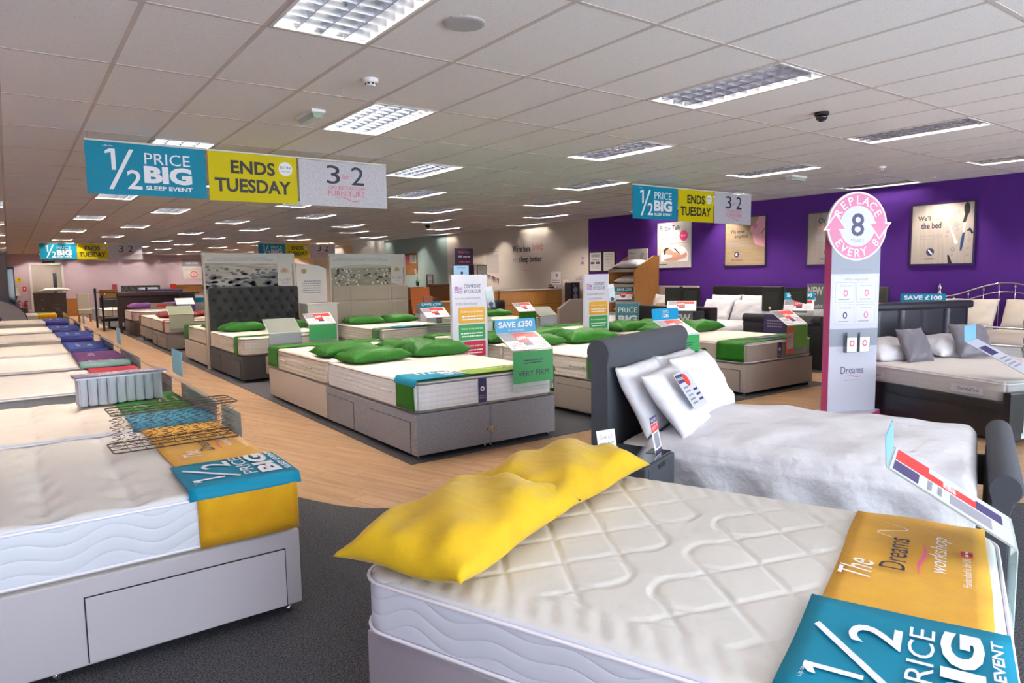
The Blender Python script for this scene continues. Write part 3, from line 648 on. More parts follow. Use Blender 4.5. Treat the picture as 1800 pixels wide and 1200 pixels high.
def divan(lab, x, y, rz, W, L, mb, drawers='', zt=.40, foot=.05, split='', Rc=.05, mtop=None, legs=None, lip=True, group=None, plate_=False):
    """a divan base; +Y is the head. drawers: string of l/r; split: 'w' two halves side by side, 'l' head and foot halves"""
    t = thing('divan_base', lab, 'bed base', (x, y, 0), rz, group)
    H = zt-foot
    halves = [(0, 0, W, L)]
    if 'w' in split: halves = [(-W/4, 0, W/2-.002, L), (W/4, 0, W/2-.002, L)]
    elif 'l' in split: halves = [(0, -L/4, W, L/2-.002), (0, L/4, W, L/2-.002)]
    for cx, cy, w_, l_ in halves:
        P, F, T = rbox(w_, l_, H, 2, 2, 1, Rc if len(halves) == 1 else .012, .010, e=3)
        P[:, 0] += cx; P[:, 1] += cy; P[:, 2] += foot
        new('base_section', mesh(P, F, 'base', T, True), [mtop or mb, mb], t)
    DRW = mb
    for s in drawers:
        sx = -1 if s == 'l' else 1
        for y0, y1 in ((-L/2+.09, -L/2+.09+L*.40), (L/2-.09-L*.32, L/2-.09)):
            b = MB(); b.box(0, .006, y0, y1, foot+.012, zt-.075, .003); o = b.build('drawer_front', DRW, t, (sx*(W/2) - (0.006 if sx < 0 else 0), 0, 0))
            g = MB(); SH = mat('drawer_gap', '#25252a', .9)
            for a in ((y0-.004, y0, foot+.012, zt-.072), (y1, y1+.004, foot+.012, zt-.072), (y0-.004, y1+.004, zt-.075, zt-.071)): g.box(0, .002, a[0], a[1], a[2], a[3])
            g.build('drawer_gap', SH, t, (sx*(W/2+.0002) - (0.002 if sx < 0 else 0), 0, 0))
    if plate_:
        pl_ = MB().lathe([(.001, 0), (.028, 0), (.028, .004), (.001, .005)], n=20).build('linking_plate', CHR, t, (0, -L/2, foot+H*.38), (PI/2, 0, 0)); pl_.scale = (1.45, 1, 1)
        for q in (-.024, .024): MB().lathe([(.001, .005), (.005, .005), (.004, .008), (.001, .008)], n=8).build('linking_screw', BLK, pl_, (q, 0, 0))
    if legs is None:
        for cx in ((-W/2+.05, -.03, .03, W/2-.05) if 'w' in split else (-W/2+.05, W/2-.05)):
            for cy in (-L/2+.06, 0, L/2-.06): caster(t, cx, cy, foot)
    else:
        for cx in (-W/2+.08, W/2-.08):
            for cy in (-L/2+.08, L/2-.08): MB().lathe([(.016, 0), (.028, foot+.004)], n=12).build('leg', legs, t, (cx, cy, 0))
    return t
def drape(name, lab, cat, x, y, rz, zt, W, y0, y1, zl, zr, m, th=.004, off=.010, wob=.004, r=.04, group=None, seed=1, nseg=10, wx=(0., 1.), curve=None, lift=0.):
    """a cloth or paper band across a mattress: over the top (zt) and down both sides to zl / zr. y0,y1 in bed space"""
    t = None; hw = W/2+off; path = []
    path += [(-hw, zl + (zt-r-zl)*i/4) for i in range(5)]
    path += [(-hw+r-r*math.cos(PI/2*i/4), zt-r+r*math.sin(PI/2*i/4)) for i in range(1, 5)]
    n = 22; path += [(-hw+r+(2*hw-2*r)*i/n, zt) for i in range(1, n)]
    path += [(hw-r+r*math.sin(PI/2*i/4), zt-r+r*math.cos(PI/2*i/4)) for i in range(0, 5)]
    path += [(hw, zr + (zt-r-zr)*i/4) for i in range(3, -1, -1)]
    d = np.cumsum([0]+[math.dist(path[i], path[i+1]) for i in range(len(path)-1)]); tot = d[-1]
    keep = [i for i in range(len(path)) if wx[0] <= d[i]/tot <= wx[1]]
    rg = random.Random(seed); ph = [rg.uniform(0, 6) for _ in range(4)]
    V = []; m_ = nseg+1
    for i in keep:
        px_, pz = path[i]
        for j in range(m_):
            v = j/nseg; yy = y0+(y1-y0)*v; w_ = wob*(math.sin(6*d[i]+ph[0]+3*v)+.6*math.sin(13*d[i]+ph[1]+7*v))
            e = .5*wob*math.sin(9*d[i]+ph[2]); q = (1 if pz > zt-.01 else 0)
            xx = px_; zz = pz + (abs(w_)+lift if q else 0)
            if not q: xx += math.copysign(abs(w_)*.8, px_)
            if curve: yy += curve(d[i]/tot, v)
            V.append((xx, yy + e*(1 if j in (0, nseg) else .5), zz))
    F = []
    for a in range(len(keep)-1):
        for b in range(nseg): F.append((a*m_+b, (a+1)*m_+b, (a+1)*m_+b+1, a*m_+b+1))
    o = new(name, mesh(V, F, name, None, True), m, None, (x, y, 0), (0, 0, rz)); tag(o, lab, cat, group)
    sd = o.modifiers.new('thick', 'SOLIDIFY'); sd.thickness = th; sd.offset = -1
    return o
def pillow(lab, x, y, z, rz, w, d, h, m, tilt=0., roll=0., group=None, seed=0, name='pillow', cat='pillow', pinch=.06, nn=(22, 16), crease=.012):
    nx, ny = nn; rg = random.Random(seed); ph = [rg.uniform(0, 6.3) for _ in range(6)]
    V = []; F = []
    def pt(i, j, s):
        u = 2*i/nx-1; v = 2*j/ny-1
        U = math.sin(u*PI/2)*.35+u*.65; Vv = math.sin(v*PI/2)*.35+v*.65
        prof = (max(0, 1-abs(u)**3.0)**.6)*(max(0, 1-abs(v)**2.6)**.6)
        xx = U*w/2*(1-pinch*(1-abs(v)**3)*abs(u)**3*0.6) ; yy = Vv*d/2*(1-pinch*(1-abs(u)**3)*abs(v)**3)
        cr = crease*(math.sin(9*u+4*v+ph[0])*abs(v)**2+math.sin(7*u-6*v+ph[1])*.7+math.sin(12*v+ph[2])*abs(u)**2)*prof
        edge = crease*.7*math.sin(6*u+5*v+ph[3])*(max(abs(u), abs(v))**6)
        return (xx, yy, s*h/2*prof*(1 if s > 0 else .55) + (cr if s > 0 else 0) + edge)
    top = [[0]*(ny+1) for _ in range(nx+1)]; bot = [[0]*(ny+1) for _ in range(nx+1)]
    for i in range(nx+1):
        for j in range(ny+1):
            top[i][j] = len(V); V.append(pt(i, j, 1))
            if i in (0, nx) or j in (0, ny): bot[i][j] = top[i][j]
            else: bot[i][j] = len(V); V.append(pt(i, j, -1))
    for i in range(nx):
        for j in range(ny):
            F.append((top[i][j], top[i+1][j], top[i+1][j+1], top[i][j+1])); F.append((bot[i][j], bot[i][j+1], bot[i+1][j+1], bot[i+1][j]))
    o = new(name, mesh(V, F, name, None, True), m, None, (x, y, z)); tag(o, lab, cat, group)
    o.rotation_euler = (Matrix.Rotation(rz, 3, 'Z') @ Matrix.Rotation(tilt, 3, 'X') @ Matrix.Rotation(roll, 3, 'Y')).to_euler()
    return o
def half_price(fr, w_, h_, m=WHT, upto=True):
    """the 1/2 PRICE BIG SLEEP EVENT lock-up inside a w_ x h_ face"""
    W_, H_ = w_, h_
    if upto: txt(fr, 'Up to', .14*W_, .90*H_, .22*W_, .94*H_, m)
    one(fr, .155*W_, .47*H_, .235*W_, .87*H_, m)
    shape(fr, [(.17*W_, .10*H_), (.205*W_, .10*H_), (.385*W_, .88*H_), (.35*W_, .88*H_)], m, 'fraction_bar', 0, .0015)
    txt(fr, '2', .32*W_, .12*H_, .44*W_, .49*H_, m, bold=.012)
    txt(fr, 'PRICE', .47*W_, .62*H_, .86*W_, .84*H_, m); txt(fr, 'BIG', .46*W_, .25*H_, .87*W_, .59*H_, m, bold=.05)
    txt(fr, 'SLEEP EVENT', .47*W_, .12*H_, .87*W_, .20*H_, m, bold=.03)
def price_sheet(fr, w_, h_, nm='price_card', par=None):
    """sloped price card: photo, red price flash, small print"""
    p = plate(fr, .008, .008, w_-.008, h_-.008, WHT, nm, .003, .0045); f = Fr(fr.O + fr.N*.0045, fr.U, fr.V, p)
    shape(f, [(.03*w_, .52*h_), (.36*w_, .52*h_), (.36*w_, .95*h_), (.03*w_, .95*h_)], GREYI, 'printed_photo', 0, .0005)
    shape(f, [(.34*w_, .40*h_), (.62*w_, .40*h_), (.62*w_, .93*h_), (.34*w_, .93*h_)], RED, 'price_flash', .0005, .001)
    shape(f, [(.62*w_, .66*h_), (.93*w_, .66*h_), (.93*w_, .93*h_), (.62*w_, .93*h_)], RED, 'price_flash', .0005, .001); txt(f, '£699', .36*w_, .55*h_, .60*w_, .74*h_, WHT, bold=.03, h=.0015)
    shape(f, [(.42*w_, .22*h_), (.62*w_, .22*h_), (.62*w_, .40*h_), (.42*w_, .40*h_)], NAVY, 'saving_flash', .0005, .001); smalltext(f, .05*w_, .08*h_, .38*w_, .42*h_, 4, GREYI, h=.0008); smalltext(f, .66*w_, .1*h_, .94*w_, .58*h_, 5, GREYI, h=.0008)
    return p
def stand(lab, x, y, rz, ztop, w_=.46, drop=.30, slope=(.25, .16), head=None, band=None, band_text=None, sheet=True, header_h=.13, group=None, header_col=None, tall=0., extra=None):
    """acrylic price stand on the foot of a bed; -Y of its space is the viewer's side, the shelf leans back over the bed"""
    t = thing('price_stand', lab, 'price stand', (x, y, ztop), rz, group)
    fv = Fr((-w_/2, 0, -drop), (1, 0, 0), (0, 0, 1), t)
    plate(fv, 0, 0, w_, drop, ACR, 'front_panel', 0, .003)
    dy, dz = slope; L_ = math.hypot(dy, dz); fs = Fr((-w_/2, 0, 0), (1, 0, 0), (0, dy, dz), t)
    plate(fs, 0, 0, w_, L_, ACR, 'sloped_shelf', 0, .003)
    MB().box(-w_/2, w_/2, -.003, .012, -drop-.04, -drop+.004).build('clip_foot', ACR, t)
    if sheet: price_sheet(fs, w_, L_)
    if band:
        p = plate(fv, .006, drop*.12, w_-.006, drop-.01, band, 'firmness_card', .0035, .005)
        if band_text: f = Fr(fv.O+fv.N*.005, fv.U, fv.V, p); txt(f, band_text, .12*w_, drop*.30, .88*w_, drop*.45, NAVY); smalltext(f, .25*w_, drop*.62, .75*w_, drop*.76, 2, NAVY)
    if head:
        fh = Fr((-w_/2, dy, dz), (1, 0, 0), (0, .12, 1), t); p = plate(fh, 0, 0, w_, header_h, header_col or TEALB, 'header_card', 0, .004, rad=.02)
        f = Fr(fh.O+fh.N*.004, fh.U, fh.V, p)
        if head == 'half': txt(f, '1/2', .36*w_, .2*header_h, .48*w_, .85*header_h, WHT); txt(f, 'BIG', .50*w_, .2*header_h, .62*w_, .5*header_h, WHT, bold=.04); txt(f, 'PRICE', .50*w_, .58*header_h, .62*w_, .85*header_h, WHT)
        else: txt(f, head, .08*w_, .38*header_h, .92*w_, .82*header_h, WHT, bold=.035); txt(f, 'ON A SUPER KING', .3*w_, .12*header_h, .7*w_, .24*header_h, WHT)
    return t, fv, fs
def headboard(lab, x, y, rz, W, H, T, m, rows=(), cols=(), buttons=None, z0=.1, Rc=.03, seams=None, group=None, legs=True, name='headboard'):
    t = thing(name, lab, 'headboard', (x, y, 0), rz, group)
    def tp(X, Z):
        o = 0*X
        if buttons:
            sx, sz = buttons; row = np.round(Z/sz); ox = (np.abs(row) % 2)*sx/2; dx = (X-ox)-np.round((X-ox)/sx)*sx; dz = Z-row*sz; o = o - .035*np.exp(-(dx*dx+dz*dz)/(2*.022**2))
            for s in (1, -1): q = (X/sx + s*Z/sz/2*1.0 + .25*0)/1.0; dd = np.abs(q-np.round(q))*sx; o = o - .008*np.exp(-(dd/.012)**2)
        for c_ in cols: o = o - .018*np.exp(-((X-c_)/.010)**2)
        for r_ in rows: o = o - .018*np.exp(-((Z-r_)/.010)**2)
        return o
    nx = 90 if (buttons or cols or rows) else 6; nz = 60 if (buttons or cols or rows) else 6
    P, F, T_ = rbox(W, H-z0, T, nx, nz, 1, Rc, .022, tp)
    Q = np.stack([P[:, 0], -P[:, 2], P[:, 1]+(H+z0)/2], 1); F = [tuple(f) for f in F]
    new('upholstered_panel', mesh(Q, F, 'hb', None, True), m, t)
    if buttons:
        b = MB(); sx, sz = buttons
        for rr in range(-6, 7):
            for cc in range(-8, 9):
                X = cc*sx + (abs(rr) % 2)*sx/2; Z = rr*sz
                if abs(X) < W/2-.05 and abs(Z) < (H-z0)/2-.04: MB().lathe([(.001, .006), (.009, .004), (.012, -.004)], n=10).build('button', m, t, (X, -T+.030, Z+(H+z0)/2), (PI/2, 0, 0))
    if legs:
        for s in (-1, 1): MB().box(s*W*.3-.03, s*W*.3+.03, -.03, 0, 0, z0+.1).build('strut', BLK, t)
    return t
# ================================================================ CENTRE BEDS
KW, KL, ZB = 1.50, 2.0, .40
def bedfr(o, x, y, z): return Fr((x, y, z), (1, 0, 0), (0, 1, 0), o)
def centre(nm, cx, cy, rz, base, bl, ml, H=.27, ms=MCS, mt=MCT, top=None, n=(40, 52, 3), drawers='l', split='w', pipe=PIPEG, tagm=None, legs=None, plate_=False, W=KW, L=KL, handles=True, Rc=.09):
    b = divan(bl, cx, cy, rz, W, L, base, drawers, ZB, split=split, legs=legs, plate_=plate_)
    m = mattress(ml, cx, cy, rz, ZB+.002, W-.02, L-.02, H, mt, ms, top or tuft(.30, .27), n, pipe=pipe, tagm=tagm, handles=handles, Rc=Rc)
    return b, m
centre('a', 3.385, 6.0, 0, BGREY, 'mid grey wool king-size divan base with a round chrome link plate at the aisle corner', 'tufted white mattress with a navy label on the grey divan base', .27, MWR, tagm=-.08, plate_=True, drawers='l')
centre('b', 3.385, 7.98, PI, BCRM, 'cream divan base behind the grey one beside the aisle', 'tufted mattress on the cream base, head to head with the navy-labelled mattress', drawers='')
centre('c', 3.43, 11.44, 0, BCHR, 'charcoal divan base with a white tag hanging from its foot', 'cream side-stitched mattress on the charcoal base in front of the black buttoned headboard', drawers='l')
centre('d', 3.43, 13.5, PI, BCRM, 'biscuit divan base behind the first picture panel', 'cream mattress behind the first picture panel', drawers='')
centre('e', 5.65, 6.0, 0, BTPE, 'taupe divan base left of the grey sleigh headboard', 'pale tufted mattress left of the grey sleigh headboard', drawers='l')
centre('f', 5.65, 7.98, PI, BTPE, 'taupe divan base behind the left information totem', 'pale tufted mattress behind the left information totem', drawers='')
centre('g', 5.65, 11.44, 0, BCRM, 'cream divan base below the cream panelled headboard', 'cream tufted mattress in front of the cream panelled headboard', drawers='')
centre('h', 7.95, 6.05, 0, BTPE, 'stone coloured divan base with a drawer, right of the sleigh headboard', 'smooth stone coloured mattress with a green foot cloth, second bed from the sign totem', .26, mat('stone_border', '#a59a90', .8, bump=('noise', 200, .15)), mat('pale_stone_ticking', '#d9cfc6', .8, bump=('noise', 60, .15)), waves(), drawers='l', split='', tagm=-.05, handles=False, pipe=PIPE, Rc=.13)
centre('i', 7.95, 8.03, PI, BTPE, 'taupe divan base behind the stone coloured bed', 'pale tufted mattress behind the right information totem', drawers='')
centre('j', 7.95, 11.44, 0, BCRM, 'cream divan base in front of the reception counter', 'cream tufted mattress in front of the reception counter', drawers='')
ZM = ZB + .272
def gp(lab, x, y, rz=0., w_=.72, d=.46, h=.19, seed=0, m=GRN): return pillow(lab, x, y, ZM+.045, rz, w_, d, h, m, seed=seed, group='green satin pillows', pinch=.12, crease=.014)
gp('green satin pillow nearest the aisle on the grey divan bed', 3.02, 6.62, .10, seed=1)
gp('green satin pillow at the totem side of the grey divan bed', 3.80, 6.70, -.05, seed=2, h=.23)
gp('green satin pillow nearest the aisle on the cream divan bed', 3.02, 7.33, .05, seed=3)
gp('green satin pillow at the totem side of the cream divan bed', 3.78, 7.33, .0, seed=4)
gp('left green pillow below the black buttoned headboard', 3.12, 12.0, .05, seed=5, h=.2); gp('right green pillow below the black buttoned headboard', 3.86, 12.05, 0, seed=6, h=.2)
gp('green pillow just behind the first picture panel', 3.05, 12.9, 0, seed=7)
gp('left green pillow below the cream panelled headboard', 5.30, 12.0, 0, seed=8, h=.2); gp('right green pillow below the cream panelled headboard', 6.02, 12.05, 0, seed=9, h=.2)
gp('large green pillow left of the grey sleigh headboard', 5.98, 6.62, -.03, .82, .48, .24, seed=10)
gp('green pillow just right of the SAVE £350 stand', 5.18, 6.66, .05, seed=11)
gp('green pillow to the right of the left totem, behind the SAVE £350 stand', 5.2, 7.36, 0, seed=12); gp('green pillow right of the left totem on the farther bed', 5.95, 7.40, 0, seed=13)
gp('left green pillow behind the top of the sleigh headboard', 7.55, 7.45, .1, seed=14, h=.22); gp('right green pillow behind the top of the sleigh headboard', 8.3, 7.5, .0, seed=15)
gp('green pillow left of the NEW stand', 7.62, 6.72, 0, seed=16); gp('green pillow on the stone coloured bed in front of the NEW stand', 8.28, 6.68, .05, .78, .5, .22, seed=17)
gp('left green pillow on the bed before the reception counter', 7.6, 12.05, 0, seed=18); gp('right green pillow beside the black office chair', 8.3, 12.05, 0, seed=19)
# foot cloths
def cloth(lab, cx, cy, rz, y0, y1, zl=.43, zr=.43, m=VELG, W=KW-.02, zt=ZM+.006, seed=1, group='green foot cloths', **k): return drape('foot_cloth', lab, 'foot cloth', cx, cy, rz, zt, W, y0, y1, zl, zr, m, group=group, seed=seed, **k)
cloth('green velvet foot cloth over the end of the grey divan bed', 3.385, 6.0, 0, -.985, -.66, seed=1)
cloth('green velvet foot cloth over the far end of the cream divan bed', 3.385, 7.98, PI, -.985, -.60, seed=2)
cloth('narrow green scarf hanging at the foot of the charcoal bed', 3.43, 11.44, 0, -.80, -.60, zl=.40, seed=3)
cloth('green foot cloth at the end of the bed behind the first picture panel', 3.43, 13.5, PI, -.985, -.62, seed=4)
cloth('dark green foot cloth on the bed left of the sleigh headboard', 5.65, 6.0, 0, -.985, -.60, m=DKG, seed=5)
cloth('green foot cloth at the far end of the bed behind the left totem', 5.65, 7.98, PI, -.985, -.66, seed=6)
cloth('green foot cloth across the bed with the cream panelled headboard', 5.65, 11.44, 0, -.97, -.66, m=DKG, seed=7)
o = cloth('bright green cloth with a dark oval emblem on the stone coloured bed', 7.95, 6.05, 0, -.97, -.56, m=GRN, seed=8, zt=ZM-.004)
f = bedfr(o, 0, 0, ZM+.008); shape(f, ell(.05, -.77, .30, .10, 28), NAVY, 'oval_emblem', 0, .002); txt(f, 'HANDCRAFTED', -.16, -.80, .24, -.74, WHT, bold=.02, h=.003)
cloth('green foot cloth at the far end of the bed behind the right totem', 7.95, 8.03, PI, -.985, -.66, seed=9)
cloth('green foot cloth across the bed before the reception counter', 7.95, 11.44, 0, -.985, -.66, seed=10)
def promo(lab, cx, cy, rz, zt, W, y0, y1, wx, m, seed=3, lift=.010, **k): return drape('promotional_band', lab, 'paper band', cx, cy, rz, zt, W, y0, y1, zt-.05, zt-.05, m, th=.0015, off=.014, wob=.003, r=.035, wx=wx, seed=seed, lift=lift, **k)
o = promo('teal half price band on the foot of the grey divan bed', 3.385, 6.0, 0, ZM+.012, KW-.02, -1.02, -.64, (0.0, .36), TEAL)
f = bedfr(o, -.62, -1.0, ZM+.030); txt(f, '1/2', .02, .18, .18, .33, WHT, bold=.01); txt(f, 'PRICE', .20, .25, .42, .33, WHT); txt(f, 'BIG', .20, .12, .42, .23, WHT, bold=.05); txt(f, 'SLEEP EVENT', .20, .04, .42, .09, WHT, bold=.03)
o = promo('lime paper band on the foot of the grey divan bed', 3.385, 6.0, 0, ZM+.010, KW-.02, -.995, -.72, (.34, 1.0), LIME, lift=.006)
f = bedfr(o, -.1, -.95, ZM+.026); txt(f, 'natural sleep', .12, .06, .55, .15, WHT, shear=.3); shape(f, ell(.36, .10, .03, .02, 12), mat('small_crest', '#c5633a', .5), 'crest', 0, .0015)
o = promo('teal and lime band on the bed with the cream panelled headboard', 5.65, 11.44, 0, ZM+.012, KW-.02, -.99, -.7, (.18, .62), TEAL, seed=5)
f = bedfr(o, -.3, -.95, ZM+.026); txt(f, '1/2 PRICE', .05, .05, .45, .18, WHT, bold=.02)
promo('lime band on the bed with the cream panelled headboard', 5.65, 11.44, 0, ZM+.010, KW-.02, -.96, -.72, (.62, 1.), LIME, seed=6)
promo('teal paper edge on the bed left of the sleigh headboard', 5.65, 6.0, 0, ZM+.012, KW-.02, -1.0, -.68, (0, .3), TEAL, seed=7)
# tag hanging from the charcoal base
t = thing('hanging_tag', 'cream cloth tag hanging from the foot of the charcoal base', 'tag', (3.02, 10.425, .12)); f = Fr((0, -.004, 0), (1, 0, 0), (0, 0, 1), t)
plate(f, 0, 0, .26, .27, mat('calico_tag', '#bfae98', .8), 'cloth', 0, .003, rad=.02); smalltext(f, .04, .05, .22, .23, 6, GREYI, h=.004)
# partitions with landscape pictures + headboards
def panel(lab, x0, x1, y, h, sepia):
    t = thing('picture_panel', lab, 'display panel', (x0, y, 0)); W = x1-x0
    MB().box(0, W, 0, .035, .02, h, .003).build('board', mat('panel_edge', '#c9bfae', .5), t)
    for x in (0, W-.03): MB().box(x, x+.03, -.02, .055, 0, h*.98, .002).build('upright', mat('panel_edge', '#c9bfae', .5), t)
    z0 = 1.30; f = Fr((.0, -.002, z0), (1, 0, 0), (0, 0, 1), t); hh = h-z0
    sk = mat('sky_print', '#cfcfc9', .6); p = plate(f, 0, 0, W, hh, sk, 'landscape_print', 0, .002)
    f = Fr(f.O+f.N*.002, f.U, f.V, p); rg = random.Random(len(lab))
    if sepia == 0:
        FA = mat('field_print', '#8e8f82', .6, speck=(3, '#6f7266', .5, (1, 1, 5))); TR = mat('tree_print', '#4a4d5c', .6, speck=(12, '#7b7f88', .5)); HL = mat('hill_print', '#c7c1b4', .6, speck=(3, '#84837c', .5, (1, 1, 9)))
        shape(f, [(0, 0), (W, 0), (W, hh*.73), (0, hh*.75)], HL, 'printed_hills', 0, .0006); shape(f, [(.3, 0), (W, 0), (W, hh*.55), (W*.75, hh*.52), (W*.5, hh*.38)], FA, 'printed_field', .0006, .001)
        for k in range(110):
            cx = rg.uniform(.02, W*.9); cy = rg.uniform(.10*hh, hh*.72)*(1 - .25*cx/W); s = rg.uniform(.02, .06)
            s *= 1.25-cy/hh; shape(f, [(cx+s*1.6*math.cos(R(a))*rg.uniform(.7, 1), cy+s*.7*math.sin(R(a))*rg.uniform(.7, 1)) for a in range(0, 360, 40)], TR, 'printed_tree', .001, .0014)
        for k in range(8): a = rg.uniform(.45*W, .95*W); b = rg.uniform(0, .3*hh); l = rg.uniform(.1, .3); shape(f, [(a, b), (min(a+l, W), b+.05*l), (min(a+l, W), b+.05*l+.006), (a, b+.006)], TR, 'printed_hedge', .001, .0014)
    else:
        GR = mat('sepia_print', '#a9a596', .6, speck=(6, '#75735f', .6, (1, 1, 2.4))); DK = mat('dark_figure_print', '#37392f', .6); WT = mat('wool_print', '#d5d1c3', .6)  # DK: dark print colour of some sheep, the heads and the shepherd
        shape(f, [(0, 0), (W, 0), (W, hh*.62), (0, hh*.6)], GR, 'printed_pasture', 0, .0006); shape(f, [(0, hh*.6), (W*.2, hh*.67), (W*.45, hh*.71), (W*.7, hh*.69), (W, hh*.62)], mat('far_hill_print', '#b5b3a8', .6), 'printed_hill', 0, .0004)
        for k in range(90):
            cx = rg.uniform(.02, W-.06); cy = rg.uniform(.12*hh, hh*.58); s = rg.uniform(.012, .022); shape(f, ell(cx, cy, s*1.5, s, 8), WT if k % 3 else DK, 'printed_sheep', .0006, .001)
            if k % 3: shape(f, ell(cx+s*1.3, cy+s*.3, s*.5, s*.6, 6), DK, 'printed_sheep_head', .001, .0012)
        shape(f, [(W*.09, hh*.42), (W*.12, hh*.42), (W*.125, hh*.56), (W*.11, hh*.62), (W*.09, hh*.56)], DK, 'printed_shepherd', .001, .0014)
    txt(f, 'HANDCRAFTED IN THE UK BY BRITISH CRAFTSMEN', W*.10, hh*.86, W*.68, hh*.90, GREYI); txt(f, 'NATURAL FILLINGS FOR THE PERFECT NIGHT OF COMFORT', W*.05, hh*.80, W*.76, hh*.84, GREYI)
    tg = shape(f, [(W*.80, hh), (W*.965, hh), (W*.965, hh*.09), (W*.80, hh*.17)], mat('swing_tag_print', '#cfcac2', .5), 'printed_swing_tag', .0014, .003)
    f = Fr(f.O+f.N*.003, f.U, f.V, tg); GD = mat('gold_crest', '#a8875a', .5)
    for k in range(11): a = 90+(k-5)*16; shape(f, [(W*.8825, hh*.50), (W*.8825+.075*math.cos(R(a-5)), hh*.50+.085*math.sin(R(a-5))), (W*.8825+.075*math.cos(R(a+5)), hh*.50+.085*math.sin(R(a+5)))], GD, 'crest_ray', 0, .001)
    shape(f, ell(W*.8825, hh*.56, .028, .03, 12), GD, 'crest_shield', 0, .0015); txt(f, 'FLAXBY', W*.815, hh*.28, W*.95, hh*.35, GREYI); txt(f, 'FINE BEDS', W*.84, hh*.22, W*.925, hh*.25, GREYI)
panel('tall picture panel with a valley landscape above the black buttoned headboard', 2.65, 4.21, 12.47, 1.98, 0)
panel('tall picture panel with grazing sheep above the cream panelled headboard', 4.86, 6.44, 12.47, 1.98, 1)
headboard('black deep-buttoned headboard below the valley picture', 3.47, 12.47, 0, 1.52, 1.40, .09, CHAR, buttons=(.176, .145), z0=.35)
headboard('cream headboard with stitched panels below the sheep picture', 5.67, 12.47, 0, 1.56, 1.38, .09, mat('cream_tweed', '#a99f92', .85, bump=('noise', 260, .2)), cols=(-.46, .40), rows=(.24,), z0=.3)
# white display unit between the two headboards
t = thing('display_unit', 'white information unit with a tall back between the two headboards', 'display unit', (4.25, 12.15, 0)); WU = mat('display_white', '#dcd8d2', .5)
MB().prism([(0, 0), (.55, 0), (.55, 1.06), (0, 1.06)], 0, .42, lambda a, b, c_: (a+.02, c_-.10, b)).build('cabinet', WU, t)
MB().prism([(-.02, 1.0), (.54, 1.0), (.54, 1.70), (.40, 1.76), (-.02, 1.80)], 0, .03, lambda a, b, c_: (a+.0, c_+.30, b)).build('back_board', WU, t)
MB().box(.0, .60, -.12, .34, 1.06, 1.08, .003).build('top', WU, t)
for yy in (.08, .20): MB().box(.12, .48, yy, yy+.035, 1.081, 1.084).build('slot', BLK, t)
f = Fr((.0, .298, 0), (1, 0, 0), (0, 0, 1), t); shape(f, ell(.12, 1.66, .05, .045, 14), mat('gold_crest', '#a8875a'), 'crest', 0, .002); smalltext(f, .08, 1.25, .44, 1.50, 6, GREYI)
# price stands of the centre beds
t, fv, fs = stand('price stand reading SAVE £350 and VERY FIRM on the grey divan bed', 3.84, 4.955, 0, .86, .47, .34, (.26, .14), 'SAVE £350', mat('firm_green_card', '#3fae62', .4), 'VERY FIRM')
stand('price stand with a green card and a bright blue header behind the sleigh headboard', 5.98, 4.96, 0, .86, .44, .34, (.30, .15), 'half', mat('firm_green_card', '#3fae62'), 'FIRM')
t, fv, fs = stand('price stand with a green card and an orange offer strip on the stone coloured bed', 8.24, 5.02, 0, .84, .47, .34, (.26, .18), None, mat('fresh_green_card', '#68a83a', .4), None)
p = plate(fv, -.02, -.02, .15, .32, mat('orange_card', '#d8643c', .4), 'offer_strip', .006, .008); f = Fr(fv.O+fv.N*.008, fv.U, fv.V, p); plate(f, 0, .04, .13, .24, LILP, 'strip_panel', 0, .001); txt(f, 'BEST', .02, .17, .11, .21, NAVY, h=.002); txt(f, 'BUY', .02, .12, .11, .16, RED, h=.002)
stand('price stand with a green end card on the charcoal bed', 3.92, 10.42, 0, .82, .45, .28, (.26, .16), None, mat('firm_green_card', '#3fae62'), None)
t, fv, fs = stand('blank grey acrylic stand to the left on the charcoal bed', 3.33, 10.42, 0, .72, .50, .16, (.30, .20), None, None, None, sheet=False)
p = plate(fs, .01, .01, .49, .35, mat('frosted_sheet', '#8f9690', .3), 'blank_sheet', .0035, .005); plate(fv, .01, .0, .49, .15, mat('frosted_front', '#b9c3cb', .3), 'blank_front', .0035, .005)
stand('price stand reading SAVE £200 on the bed with the cream panelled headboard', 6.02, 10.44, 0, .82, .48, .22, (.24, .16), 'SAVE £200', None, None, header_col=TEAL, header_h=.10)
t, fv, fs = stand('blank grey acrylic stand left of the left information totem', 5.75, 8.72, 0, .845, .46, .16, (.28, .14), None, None, None, sheet=False)
plate(fs, .01, .01, .45, .30, mat('frosted_sheet', '#8f9690', .3), 'blank_sheet', .0035, .005); plate(fv, .01, .0, .45, .15, mat('frosted_front', '#b9c3cb', .3), 'blank_front', .0035, .005)
stand('price stand with a red flash in front of the reception counter', 7.95, 10.42, 0, .84, .42, .32, (.22, .16), None, GRN, None)
t, fv, fs = stand('blank grey acrylic stand in front of the reception counter', 8.45, 10.40, 0, .74, .44, .18, (.26, .16), None, None, None, sheet=False)
plate(fs, .01, .01, .43, .30, mat('frosted_sheet', '#8f9690', .3), 'blank_sheet', .0035, .005); plate(fv, .01, .0, .43, .17, mat('frosted_front', '#b9c3cb', .3), 'blank_front', .0035, .005)
t, fv, fs = stand('blank grey acrylic stand by the aisle on the bed beyond the first picture panel', 2.95, 16.14, 0, .80, .50, .3, (.25, .17), None, None, None, sheet=False)
plate(fs, .01, .01, .49, .29, mat('frosted_green_sheet', '#8a947c', .3), 'blank_sheet', .0035, .005); plate(fv, .01, .0, .49, .28, mat('frosted_front2', '#a3a896', .3), 'blank_front', .0035, .005)
